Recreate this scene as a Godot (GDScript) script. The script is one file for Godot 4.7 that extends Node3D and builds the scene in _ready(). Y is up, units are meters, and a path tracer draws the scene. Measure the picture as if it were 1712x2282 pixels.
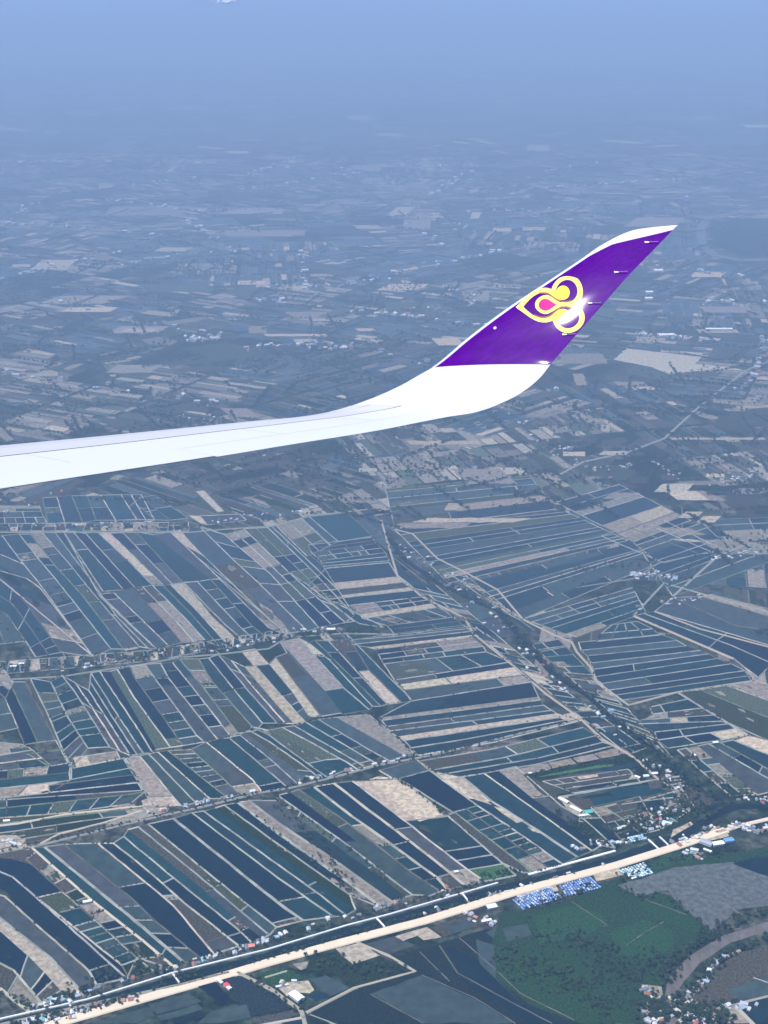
extends Node3D
# A jet wing with an upturned purple tip over hazy fish ponds and fields. Metres, y up; the camera is at a cabin window 2000 m above the plain and looks along -z.
# Ground places are written as pairs (metres to the right, metres ahead).

var rng := RandomNumberGenerator.new()
var M := {}
var names := {}
var hue := {  # linear base colours by ground cover
	"n": Color(.005, .017, .025), "w": Color(.013, .032, .036), "t": Color(.012, .043, .044), "s": Color(.046, .068, .062), "m": Color(.060, .066, .064), "K": Color(.006, .020, .024), "R": Color(.155, .14, .125),
	"l": Color(.125, .155, .105), "g": Color(.030, .056, .032), "x": Color(.026, .044, .047), "H": Color(.044, .094, .042), "G": Color(.038, .100, .040), "V": Color(.09, .21, .075), "e": Color(.080, .098, .058), "o": Color(.105, .100, .080), "f": Color(.105, .122, .118),
	"b": Color(.52, .43, .31), "r": Color(.29, .25, .20), "S": Color(.80, .66, .49), "d": Color(.38, .34, .27), "a": Color(.27, .275, .235), "c": Color(.78, .78, .76)}
var wet := "nwtsmKR"
var plants := "lgGHVex"
var sheets := []   # waiting pieces of ground: {g, kind, size}
var banks := []
var tree_spots := []
var house_spots := []
var layer := 0
var weeds := Geo.new()
var stains := Geo.new()


class Geo:
	var v := PackedVector3Array()
	var n := PackedVector3Array()
	var c := PackedColorArray()
	var u := PackedVector2Array()
	func tri(a: Vector3, b: Vector3, d: Vector3, k: Color, k2 = null, k3 = null) -> void:
		var q := (d - a).cross(b - a)
		q = q.normalized()
		v.append(a); v.append(b); v.append(d)
		for i in 3: n.append(q)
		c.append(k); c.append(k if k2 == null else k2); c.append(k if k3 == null else k3)
		for p in [a, b, d]: u.append(Vector2(p.x, p.z) / 160.0)
	func up(a: Vector3, b: Vector3, d: Vector3, k: Color) -> void:
		if ((d - a).cross(b - a)).y < 0.0: tri(a, d, b, k)
		else: tri(a, b, d, k)
	func quad(a: Vector3, b: Vector3, d: Vector3, e: Vector3, k: Color, k2 = null) -> void:   # clockwise seen from the front; k2 colours the far end d, e
		var z: Color = k if k2 == null else k2
		tri(a, b, d, k, k, z); tri(a, d, e, k, z, z)
	func smooth(a: Vector3, b: Vector3, d: Vector3, na: Vector3, nb: Vector3, nd: Vector3, k: Color, ua := Vector2.ZERO, ub := Vector2.ZERO, ud := Vector2.ZERO) -> void:
		v.append(a); v.append(b); v.append(d)
		n.append(na); n.append(nb); n.append(nd)
		for i in 3: c.append(k)
		u.append(ua); u.append(ub); u.append(ud)
	func box(lo: Vector3, hi: Vector3, k: Color) -> void:
		var p := func(i: int) -> Vector3: return Vector3(hi.x if i & 1 else lo.x, hi.y if i & 2 else lo.y, hi.z if i & 4 else lo.z)
		for f in [[4, 6, 7, 5], [1, 3, 2, 0], [5, 7, 3, 1], [0, 2, 6, 4], [6, 2, 3, 7], [0, 4, 5, 1]]:
			quad(p.call(f[0]), p.call(f[1]), p.call(f[2]), p.call(f[3]), k)
	func add(o: Geo) -> void:
		v.append_array(o.v); n.append_array(o.n); c.append_array(o.c); u.append_array(o.u)
	func mesh(m: Material) -> ArrayMesh:
		var a := []
		a.resize(Mesh.ARRAY_MAX)
		a[Mesh.ARRAY_VERTEX] = v; a[Mesh.ARRAY_NORMAL] = n; a[Mesh.ARRAY_COLOR] = c; a[Mesh.ARRAY_TEX_UV] = u
		var r := ArrayMesh.new()
		r.add_surface_from_arrays(Mesh.PRIMITIVE_TRIANGLES, a)
		r.surface_set_material(0, m)
		return r


# ---------------------------------------------------------------- names and tags
func numbered(called: String) -> String:
	var k: int = names.get(called, 0)
	names[called] = k + 1
	return called if k == 0 else "%s_%03d" % [called, k]

func tag(o: Node3D, label: String, category := "", group := "", kind := "") -> Node3D:
	if label: o.set_meta("label", label)
	if category: o.set_meta("category", category)
	if group: o.set_meta("group", group)
	if kind: o.set_meta("kind", kind)
	return o

func obj(called: String, mesh: Mesh, parent: Node3D = null) -> MeshInstance3D:
	var o := MeshInstance3D.new()
	o.mesh = mesh
	if parent == null:
		o.name = numbered(called); add_child(o, true)
	else:
		o.name = called; parent.add_child(o, true)
		if o.name != called:
			var k := 1
			while parent.has_node("%s_%03d" % [called, k]): k += 1
			o.name = "%s_%03d" % [called, k]
	return o

func thing(called: String, label: String, category: String, at := Vector3.ZERO, turn := 0.0, group := "") -> Node3D:
	var o := Node3D.new()
	o.name = numbered(called); add_child(o, true)
	o.position = at; o.rotation.y = turn
	return tag(o, label, category, group)


# ---------------------------------------------------------------- materials
func speckle(size: int, seed_: int, freq: float, octaves: int, low: float, high: float, gain := .6, tint := Vector3.ONE, type := FastNoiseLite.TYPE_SIMPLEX_SMOOTH) -> ImageTexture:
	var f := FastNoiseLite.new()
	f.seed = seed_; f.frequency = freq; f.fractal_octaves = octaves; f.fractal_gain = gain; f.noise_type = type
	var im := f.get_seamless_image(size, size)
	im.convert(Image.FORMAT_L8)
	var src := im.get_data()
	var dst := PackedByteArray()
	dst.resize(size * size * 3)
	for i in size * size:
		var t: float = lerpf(low, high, smoothstep(.12, .88, src[i] / 255.0))
		dst[3 * i] = int(255 * pow(t, tint.x)); dst[3 * i + 1] = int(255 * pow(t, tint.y)); dst[3 * i + 2] = int(255 * pow(t, tint.z))
	return ImageTexture.create_from_image(Image.create_from_data(size, size, false, Image.FORMAT_RGB8, dst))

func mat(called: String, rough: float, tex: Texture2D = null, spec := .5, uv := 1.0) -> StandardMaterial3D:
	var m := StandardMaterial3D.new()
	m.resource_name = called
	m.vertex_color_use_as_albedo = true
	m.roughness = rough; m.metallic_specular = spec
	if tex:
		m.albedo_texture = tex; m.uv1_scale = Vector3(uv, uv, uv)
	M[called] = m
	return m

func land_texture() -> ImageTexture:
	# the far plain: scrub, orchards, stubble and bare plots, one tile 9 km wide
	var size := 1024
	var a := FastNoiseLite.new(); a.seed = 11; a.frequency = .006; a.fractal_octaves = 5
	var b := FastNoiseLite.new(); b.seed = 12; b.noise_type = FastNoiseLite.TYPE_CELLULAR; b.frequency = .035; b.cellular_return_type = FastNoiseLite.RETURN_CELL_VALUE; b.cellular_distance_function = FastNoiseLite.DISTANCE_MANHATTAN; b.fractal_type = FastNoiseLite.FRACTAL_NONE
	var d := FastNoiseLite.new(); d.seed = 13; d.frequency = .09; d.fractal_octaves = 4; d.fractal_gain = .75
	var ia := a.get_seamless_image(size, size); var ib := b.get_seamless_image(size, size); var id := d.get_seamless_image(size, size)
	for im in [ia, ib, id]: im.convert(Image.FORMAT_L8)
	var da := ia.get_data(); var db := ib.get_data(); var dd := id.get_data()
	var out := PackedByteArray(); out.resize(size * size * 3)
	var ramp := [Color(.022, .044, .032), Color(.034, .058, .040), Color(.050, .074, .052), Color(.074, .090, .066), Color(.115, .115, .092), Color(.23, .20, .165)]
	for i in size * size:
		var t: float = da[i] / 255.0 * 1.3 + db[i] / 255.0 * .9 + dd[i] / 255.0 * 1.3 - 1.15
		t = clampf(t, 0, 1) * 3.9 + (1.0 if db[i] > 236 else 0.0)
		var k := mini(int(t), 4)
		var c: Color = ramp[k].lerp(ramp[k + 1], clampf(t - k, 0, 1)) * (.45 + 1.1 * dd[i] / 255.0)
		c = c.linear_to_srgb()
		out[3 * i] = int(clampf(c.r, 0, 1) * 255); out[3 * i + 1] = int(clampf(c.g, 0, 1) * 255); out[3 * i + 2] = int(clampf(c.b, 0, 1) * 255)
	return ImageTexture.create_from_image(Image.create_from_data(size, size, false, Image.FORMAT_RGB8, out))

func materials() -> void:
	mat("water", .3, speckle(512, 3, .02, 4, .84, 1.0), .2, .4)
	mat("soil", .95, speckle(512, 4, .03, 5, .74, 1.0, .7), .2, .55)
	mat("scrub", .95, speckle(512, 5, .06, 5, .45, 1.0, .75), .15, .8)
	mat("bank", .95, null, .2)
	mat("track", .95, speckle(512, 14, .08, 4, .9, 1.0), .2, 2.0)
	mat("roof", .8, null, .2); mat("wall", .85, null, .3)
	mat("leaf", .8, null, .2); mat("bark", .95, null, .2)
	var g := mat("plain", .95, land_texture(), .15, 1.0)
	g.vertex_color_use_as_albedo = false
	g.detail_enabled = true; g.detail_blend_mode = BaseMaterial3D.BLEND_MODE_MUL; g.detail_albedo = speckle(512, 6, .05, 5, .5, 1.0, .75)
	g.detail_uv_layer = BaseMaterial3D.DETAIL_UV_2; g.uv2_scale = Vector3(9.7, 9.7, 9.7)
	mat("white_paint", .5, null, .25)
	var p := mat("purple_paint", .33, speckle(512, 8, .02, 5, .86, 1.0), .07, 1.0)
	p.clearcoat_enabled = true; p.clearcoat = .2; p.clearcoat_roughness = .021
	var y := mat("emblem_paint", .33, null, .07); y.clearcoat_enabled = true; y.clearcoat = .2; y.clearcoat_roughness = .021
	mat("seal", .8, null, .3); mat("metal", .4, null, .5)
	mat("cloud", 1.0, null, 0.0)


# ---------------------------------------------------------------- ground pieces
func pts(a: Array) -> PackedVector2Array:
	var r := PackedVector2Array()
	for i in range(0, a.size(), 2): r.append(Vector2(a[i], a[i + 1]))
	return r

func up3(p: Vector2, y: float) -> Vector3: return Vector3(p.x, y, -p.y)

func length_of(l: PackedVector2Array) -> float:
	var s := 0.0
	for i in l.size() - 1: s += l[i].distance_to(l[i + 1])
	return s

func along(l: PackedVector2Array, f: float) -> Vector2:
	var want := f * length_of(l)
	for i in l.size() - 1:
		var d := l[i].distance_to(l[i + 1])
		if want <= d or i == l.size() - 2: return l[i].lerp(l[i + 1], want / maxf(d, .001))
		want -= d
	return l[-1]

func shade(code: String) -> Color:
	var k: Color = hue[code]
	var f := rng.randf_range(.84, 1.16)
	return Color(k.r * f * rng.randf_range(.93, 1.07), k.g * f, k.b * f * rng.randf_range(.93, 1.07))

func keep_sheet(g: Geo, code: String, area: float, far: float) -> void:
	sheets.append({"g": g, "mat": "water" if code in wet else ("scrub" if code in plants or code == "o" else "soil"), "kind": "pond" if code in wet else "field", "size": area / far / far / far, "code": code})

func cell(a: PackedVector2Array, b: PackedVector2Array, f0: float, f1: float, code: String, y: float) -> void:
	var g := Geo.new()
	var k := shade(code)
	var m := clampi(int((f1 - f0) * length_of(a) / 60.0), 1, 10)
	for i in m:
		var s := lerpf(f0, f1, float(i) / m); var t := lerpf(f0, f1, float(i + 1) / m)
		var p := up3(along(a, s), y); var q := up3(along(b, s), y); var r := up3(along(b, t), y); var w := up3(along(a, t), y)
		g.up(p, q, r, k); g.up(p, r, w, k)
	blotch(a, b, f0, f1, code, y)
	var mid := along(a, (f0 + f1) / 2)
	keep_sheet(g, code, (f1 - f0) * length_of(a) * mid.distance_to(along(b, (f0 + f1) / 2)), mid.length() + 2000.0)

func blotch(a: PackedVector2Array, b: PackedVector2Array, f0: float, f1: float, code: String, y: float) -> void:
	# floating weeds and mud on some ponds, damp and bare patches on some plots
	if code in "VbG" or rng.randf() > (.3 if code in wet else .65): return
	var tones: Array = ["e", "l", "s"] if code in wet else ["o", "r", "d", "e", "b"]
	var g: Geo = weeds if code in wet else stains
	for i in rng.randi_range(2, 9):
		var f := lerpf(f0, f1, rng.randf_range(.06, .94))
		var p := along(a, f).lerp(along(b, f), rng.randf_range(.1, .9))
		var dir := (along(a, f1) - along(a, f0)).normalized()
		var wide := along(a, f).distance_to(along(b, f))
		var s := wide * rng.randf_range(.03, .13)
		var k := shade(tones[rng.randi() % tones.size()])
		k = k.lerp(hue[code], rng.randf_range(.1, .6))
		var rim := []
		for j in 9:
			var t := TAU * j / 9
			rim.append(p + (dir * cos(t) * rng.randf_range(1.0, 3.2) + Vector2(-dir.y, dir.x) * sin(t) * rng.randf_range(.5, 1.0)) * s)
		for j in 9: g.up(up3(p, y + .012), up3(rim[j], y + .012), up3(rim[(j + 1) % 9], y + .012), k)

func fan(lines: Array, spec: String, w := 4.0) -> void:
	# strips of ponds and plots between neighbouring lines; letters are covers, numbers their share of the length; ~ no bank before, _ no bank on the strip's first line, > a broad one
	layer += 1
	var y := .35 + .02 * (layer % 12)
	var ls := []
	for l in lines: ls.append(pts(l))
	var strips := Array(spec.split("|"))
	if w <= 3.0:   # broad strips of the middle blocks are two ponds side by side as often as one
		var k := strips.size() - 1
		while k >= 0:
			var wide := along(ls[k], .5).distance_to(along(ls[k + 1], .5))
			if wide > 62.0 and not "b" in strips[k] and not "~" in strips[k] and rng.randf() < .65:
				var middle := PackedVector2Array()
				for j in 4: middle.append(along(ls[k], j / 3.0).lerp(along(ls[k + 1], j / 3.0), .5))
				ls.insert(k + 1, middle)
				var halved := ""
				for t in strips[k].trim_prefix("_").trim_prefix(">").split(" ", false):
					var share: float = float(t.substr(1)) if t.length() > 1 else 1.0
					if rng.randf() < .5: halved += "%s%.2f " % [t[0], share]
					else: halved += "%s%.2f %s%.2f " % [t[0], share * .55, ["w", "t", "s", "n"][rng.randi() % 4], share * .45]
				strips.insert(k + 1, halved)
			k -= 1
	for i in strips.size():
		var s: String = strips[i].strip_edges()
		var broad := s.begins_with(">"); var bare := s.begins_with("_")
		if broad or bare: s = s.substr(1)
		if not bare: dike(ls[i], w * (2.1 if broad else 1.0))
		var total := 0.0
		var cells := []
		for t in s.split(" ", false):
			var joined: bool = t.begins_with("~")
			if joined: t = t.substr(1)
			var share: float = float(t.substr(1)) if t.length() > 1 else 1.0
			cells.append([t[0], share, joined]); total += share
		var f := 0.0
		for j in cells.size():
			var e: float = f + cells[j][1] / total
			cell(ls[i], ls[i + 1], f, e, cells[j][0], y)
			if j > 0 and not cells[j][2]: dike(PackedVector2Array([along(ls[i], f), along(ls[i + 1], f)]), w * .8)
			f = e
		dike(PackedVector2Array([along(ls[i], 0), along(ls[i + 1], 0)]), w * .8)
		dike(PackedVector2Array([along(ls[i], 1), along(ls[i + 1], 1)]), w * .8)
	dike(ls[-1], w)

func fld(code: String, a: Array) -> void:
	layer += 1
	var p := pts(a)
	var fine := PackedVector2Array()
	for i in p.size():
		var q := p[(i + 1) % p.size()]
		var m := clampi(int(p[i].distance_to(q) / 30.0), 1, 12)
		for j in m:
			var t := p[i].lerp(q, float(j) / m)
			fine.append(t + (Vector2(rng.randf_range(-1, 1), rng.randf_range(-1, 1)) * minf(5.0, p[i].distance_to(q) * .03) if j else Vector2.ZERO))
	var ids := Geometry2D.triangulate_polygon(fine)
	if ids.is_empty():
		fine = p; ids = Geometry2D.triangulate_polygon(p)
	var g := Geo.new()
	var k := shade(code)
	var area := 0.0
	var y := .75 + .006 * (layer % 120)
	for i in range(0, ids.size(), 3):
		var q := [fine[ids[i]], fine[ids[i + 1]], fine[ids[i + 2]]]
		area += absf((q[1] - q[0]).cross(q[2] - q[0])) / 2
		g.up(up3(q[0], y), up3(q[1], y), up3(q[2], y), k)
	if not ids.is_empty(): keep_sheet(g, code, area, fine[0].length() + 2000.0)

func patch(a: Array, n: int, m: int, seed_: int, pal: String, w: float) -> void:
	# a block of plots whose split is not clear in the haze: n strips across, up to m plots in each
	var r := RandomNumberGenerator.new()
	r.seed = seed_
	var p := pts(a)
	var lines := []
	var spec := ""
	var cuts := [0.0]
	for i in n: cuts.append(cuts[-1] + r.randf_range(.5, 1.6))
	for i in n + 1:
		var f: float = cuts[i] / cuts[n]
		var u := p[0].lerp(p[3], f); var v := p[1].lerp(p[2], clampf(f + r.randf_range(-.02, .02), 0, 1))
		lines.append([u.x, u.y, v.x, v.y])
	for i in n:
		if i: spec += "|"
		if r.randf() < .3: spec += "_"
		for j in r.randi_range(1, m): spec += ("" if j == 0 else " ") + pal[r.randi() % pal.length()] + "%.1f" % r.randf_range(.5, 2.0)
	fan(lines, spec, w)

func ribbon(p: PackedVector2Array, w: float, top: float, low: float, slope: float, code: String, rough := .0) -> Geo:
	# an embankment (or, flat, a road or canal surface) along a line, its edges uneven
	var g := Geo.new()
	var fine := PackedVector2Array()
	for i in p.size() - 1:
		var m := clampi(int(p[i].distance_to(p[i + 1]) / 28.0), 1, 40)
		for j in m: fine.append(p[i].lerp(p[i + 1], float(j) / m))
	fine.append(p[-1])
	var base: Color = shade(code)
	var last := []
	var lk := base
	for i in fine.size():
		var dir := (fine[mini(i + 1, fine.size() - 1)] - fine[maxi(i - 1, 0)]).normalized()
		var side := Vector2(-dir.y, dir.x)
		var c := fine[i] + side * rng.randf_range(-rough, rough) * 1.3
		var h := w * .5 * (1.0 + rng.randf_range(-rough, rough) * .35)
		var k := base * rng.randf_range(1.0 - .5 * minf(rough, .7), 1.0 + .5 * minf(rough, .7))
		var row := [up3(c - side * (h + slope), low), up3(c - side * h, top), up3(c + side * h, top), up3(c + side * (h + slope), low)]
		if i:
			for j in 3:
				if slope > 0.0 or j == 1:
					g.quad(last[j], row[j], row[j + 1], last[j + 1], lk, null)
		last = row; lk = k
	for i in range(0, g.v.size(), 3):
		if g.n[i].y < 0.0:
			var t := g.v[i + 1]; g.v[i + 1] = g.v[i + 2]; g.v[i + 2] = t
			for j in 3: g.n[i + j] = -g.n[i + j]
	return g

func dike(l: PackedVector2Array, w: float, code := "") -> void:
	var mid := along(l, .5)
	var g := ribbon(l, w * .82, 1.9 + rng.randf_range(0, .25), .2, 1.4, ["a", "a", "a", "a", "l", "a", "o", "d", "a"][rng.randi() % 9] if code == "" else code, .5)
	if mid.y < 5200.0 and rng.randf() < .45:   # bushes along some banks
		for i in rng.randi_range(2, 14): tree_spots.append([along(l, rng.randf()) + Vector2(rng.randfn(0, 1.5), rng.randfn(0, 1.5)), rng.randf_range(.3, .75)])
	banks.append({"g": g, "size": length_of(l) * w / pow(mid.length() + 2000.0, 3)})

func road(called: String, code: String, w: float, a: Array, top: float) -> void:
	var l := pts(a)
	var is_wet := code in wet
	var o := obj(called, ribbon(l, w, top, .1, 0.0 if is_wet else (.4 if code == "c" else 1.8), code, .25 if is_wet else .06).mesh(M["water" if is_wet else "track"]))
	var says := {"concrete_canal_road": "pale concrete road running along the canal bank", "canal": "dark straight canal lined with trees", "sandy_road": "broad bright sandy road under construction beside the canal", "old_road": "grey old road beside the sandy road",
		"country_lane": "grey country lane between the pond blocks", "sandy_track": "pale sandy track between ponds", "dusty_road": "dusty pale road among the green fields", "footbridge": "narrow footbridge over the canal", "river": "muddy grey river curving past the village", "far_river": "pale far river bend in the haze", "country_road": "straight pale road crossing the hazy plain"}
	tag(o, says.get(called, called), "", "", "structure")
	if called == "footbridge": tag(o, "narrow pale footbridge over the dark canal", "footbridge", "footbridges over the canal", "thing")

func plant(n: int, spread: float, big: float, a: Array) -> void:
	var l := pts(a)
	for i in n:
		var p := along(l, rng.randf()) + Vector2(rng.randfn(0, 1), rng.randfn(0, 1)) * spread
		tree_spots.append([p, big * rng.randf_range(.8, 1.8)])

func settle(n: int, spread: float, key: String, a: Array) -> void:
	var l := pts(a)
	for i in n:
		var f := rng.randf()
		var dir := along(l, minf(f + .03, 1)) - along(l, maxf(f - .03, 0))
		house_spots.append([along(l, f) + Vector2(rng.randfn(0, 1), rng.randfn(0, 1)) * spread, -atan2(-dir.y, dir.x) + (PI / 2 if rng.randf() < .5 else 0.0) + rng.randf_range(-.25, .25), key, rng.randf_range(.75, 1.5)])

func biggest_first(a: Dictionary, b: Dictionary) -> bool: return a.size > b.size

func lay_ground() -> void:
	# each larger pond, plot and bank is an object of its own; those past the 300 largest of a kind are joined
	for kind in ["pond", "field"]:
		var all := sheets.filter(func(s): return s.kind == kind)
		all.sort_custom(biggest_first)
		var rest := {}
		for i in all.size():
			if i < 290:
				var says: String = {"n": "deep blue fish pond between pale banks", "w": "dark blue grey fish pond between pale banks", "t": "dark teal fish pond between pale banks", "s": "grey green shallow pond between banks", "m": "mauve grey muddy pond between banks",
					"b": "bright bare beige plot", "r": "dusty pinkish fallow plot", "o": "brownish scrub plot", "e": "olive overgrown plot", "l": "pale green plot", "g": "dark green overgrown land", "G": "vivid green field", "V": "bright green field", "d": "dusty pale yard"}.get(all[i].code, "plot")
				tag(obj(kind, all[i].g.mesh(M[all[i].mat])), says, "", "ponds and plots of the plain", "structure")
			else:
				if not rest.has(all[i].mat): rest[all[i].mat] = Geo.new()
				rest[all[i].mat].add(all[i].g)
		for k in rest: tag(obj("small_" + kind + "s", rest[k].mesh(M[k])), "many small distant %ss" % kind, "", "", "stuff")
	tag(obj("water_weeds", weeds.mesh(M.scrub)), "floating weeds and mud on the ponds", "", "", "stuff")
	tag(obj("soil_patches", stains.mesh(M.soil)), "damp and bare patches on the plots", "", "", "stuff")
	banks.sort_custom(biggest_first)
	var others := Geo.new()
	for i in banks.size():
		if i < 290: tag(obj("dike", banks[i].g.mesh(M.bank)), "narrow pale earth bank between ponds", "", "earth banks between the ponds", "structure")
		else: others.add(banks[i].g)
	tag(obj("small_dikes", others.mesh(M.bank)), "many narrow distant earth banks", "", "", "stuff")

func far_plots() -> void:
	# the plain beyond: plots thinning out into the haze
	var r := RandomNumberGenerator.new(); r.seed = 99
	var turn := FastNoiseLite.new(); turn.seed = 5; turn.frequency = .00025
	var dry := FastNoiseLite.new(); dry.seed = 6; dry.frequency = .00035; dry.fractal_octaves = 2
	var geo := {"soil": Geo.new(), "scrub": Geo.new(), "water": Geo.new()}
	var d := 5200.0
	while d < 62000.0:
		var step := 60.0 + d * .0095
		var x := -d * .36
		while x < d * .36:
			var size := (60.0 + d * .0075) * pow(r.randf(), 2.0) + 14.0 + d * .002
			var p := Vector2(x + r.randf_range(-.5, .5) * step, d + r.randf_range(-.5, .5) * step)
			var ang := turn.get_noise_2d(p.x, p.y) * 5.0 + r.randf_range(-.12, .12) + (PI / 2 if r.randf() < .4 else 0.0)
			var f := dry.get_noise_2d(p.x, p.y) + r.randfn(0, .34)
			var code := "o"
			if f > .74: code = "b"
			elif f > .5: code = "r"
			elif f > .34: code = "d" if r.randf() < .25 else "l"
			elif f > .05: code = ["o", "e", "l", "o", "e"][r.randi() % 5]
			elif f > -.42: code = ["g", "g", "o", "e", "g"][r.randi() % 5]
			else: code = ["g", "g", "g", "t"][r.randi() % 4]
			if code in "brd": size *= .55
			var k: Color = hue[code] * r.randf_range(.7, 1.1)
			if code in "brdl": k = k.lerp(hue["e"], .35)
			var e := Vector2(cos(ang), sin(ang)) * size * r.randf_range(.8, 2.2); var w := Vector2(-sin(ang), cos(ang)) * size * r.randf_range(.3, .8)
			var y := .05 + .08 * r.randf()
			var g: Geo = geo["water" if code in wet else ("soil" if code in "brd" else "scrub")]
			var q := []
			for c in [[-1, -1], [-.2, -1.2], [1, -1], [1.25, 0], [1, 1], [.1, 1.15], [-1, 1], [-1.2, .1]]:
				q.append(p + e * (c[0] + r.randfn(0, .12)) + w * (c[1] + r.randfn(0, .16)))
			for j in range(1, 7): g.up(up3(q[0], y), up3(q[j], y), up3(q[j + 1], y), k)
			x += step * r.randf_range(.9, 1.5)
		d += step * .95
	var mosaic := 0
	var at := 4900.0
	while at < 17000.0:
		var sx := -at * .36
		while sx < at * .36:
			var o := Vector2(sx + r.randf_range(-300, 300), at + r.randf_range(-300, 300))
			sx += 1500.0
			mosaic += 1
			var ang := turn.get_noise_2d(o.x, o.y) * 6.0 + r.randf_range(-.3, .3)
			var ex := Vector2(cos(ang), sin(ang)); var ey := Vector2(-sin(ang), cos(ang))
			var y := .15 + .011 * (mosaic % 17)
			for i in 4:
				for j in 4:
					if r.randf() < .22: continue
					var c := o + ex * (i - 2) * 430.0 + ey * (j - 2) * 400.0
					var theme: String = ["gegos", "owsem", "lerod", "stwse", "gweos", "order"][r.randi() % 6]
					var u := 0.0
					while u < 400.0:
						var w := r.randf_range(20, 66)
						var v := 0.0
						while v < 370.0:
							var l := r.randf_range(55, 240)
							var code := theme[r.randi() % 5]
							if r.randf() < .075: code = "b" if r.randf() < .6 else "r"
							var k: Color = hue[code] * r.randf_range(.8, 1.5)
							if code in "brd": k = k.lerp(hue["o"], .3)
							var a0 := c + ex * (u + 2.5) + ey * (v + 3.0); var a1 := c + ex * minf(u + w - 2.5, 405) + ey * (v + 3.0); var a2 := c + ex * minf(u + w - 2.5, 405) + ey * minf(v + l, 375); var a3 := c + ex * (u + 2.5) + ey * minf(v + l, 375)
							var g: Geo = geo["water" if code in wet else ("soil" if code in "brd" else "scrub")]
							g.up(up3(a0, y), up3(a1, y), up3(a2, y), k); g.up(up3(a0, y), up3(a2, y), up3(a3, y), k)
							v += l + 4.0
						if r.randf() < .55:   # a pale bank or track between strips
							var kk: Color = hue["a"] * r.randf_range(.6, 1.0)
							var b0 := c + ex * (u + w - 2.2); var b1 := c + ex * (u + w + 2.2)
							geo.soil.up(up3(b0, y + .005), up3(b1, y + .005), up3(b1 + ey * 375, y + .005), kk); geo.soil.up(up3(b0, y + .005), up3(b1 + ey * 375, y + .005), up3(b0 + ey * 375, y + .005), kk)
						u += w + 3.0
			if r.randf() < .8:   # a hamlet strung along the block's lane
				var lane := ex if r.randf() < .6 else ey
				for h in r.randi_range(6, 34): house_spots.append([o + lane * r.randf_range(-800, 800) + Vector2(r.randfn(0, 30), r.randfn(0, 30)), r.randf() * TAU, "far hamlet", r.randf_range(.9, 1.9)])
		at += 1350.0
	for k in geo: tag(obj("far_plots", geo[k].mesh(M[k])), "countless far plots fading into the haze", "", "", "stuff")


# ---------------------------------------------------------------- trees and buildings
func crown_geo(seed_: int) -> Geo:
	var r := RandomNumberGenerator.new(); r.seed = seed_
	var g := Geo.new()
	for i in 46:
		var dir := Vector3(r.randfn(0, 1), r.randfn(0, .8) + .25, r.randfn(0, 1)).normalized()
		var c := Vector3(0, 5.4, 0) + dir * Vector3(2.9, 2.3, 2.9) * pow(r.randf(), .35)
		var s := r.randf_range(.7, 1.25)
		var k := Color(1, 1, 1) * r.randf_range(.7, 1.25)
		var t := Basis.from_euler(Vector3(r.randf() * TAU, r.randf() * TAU, r.randf() * TAU))
		var q := []
		for v in [Vector3(1, .2, 0), Vector3(-.5, .1, .9), Vector3(-.5, -.1, -.9), Vector3(0, 1, 0)]: q.append(c + t * v * s)
		for f in [[0, 1, 3], [1, 2, 3], [2, 0, 3], [0, 2, 1]]: g.tri(q[f[0]], q[f[1]], q[f[2]], k)
	return g

func trunk_geo() -> Geo:
	var g := Geo.new()
	for i in 6:
		var a := TAU * i / 6; var b := TAU * (i + 1) / 6
		g.quad(Vector3(cos(a) * .3, 0, sin(a) * .3), Vector3(cos(a) * .14, 5, sin(a) * .14), Vector3(cos(b) * .14, 5, sin(b) * .14), Vector3(cos(b) * .3, 0, sin(b) * .3), Color(.09, .07, .05))
	for i in 3:
		var a := TAU * i / 3 + .4
		g.quad(Vector3(0, 3, 0), Vector3(cos(a) * 1.6, 5.4, sin(a) * 1.6), Vector3(cos(a) * 1.7, 5.3, sin(a) * 1.5), Vector3(.1, 2.9, .1), Color(.09, .07, .05))
	return g

func painted(g: Geo, k: Color) -> Geo:
	var o := Geo.new()
	o.add(g)
	for i in o.c.size(): o.c[i] = Color(g.c[i].r * k.r, g.c[i].g * k.g, g.c[i].b * k.b)
	return o

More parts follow.
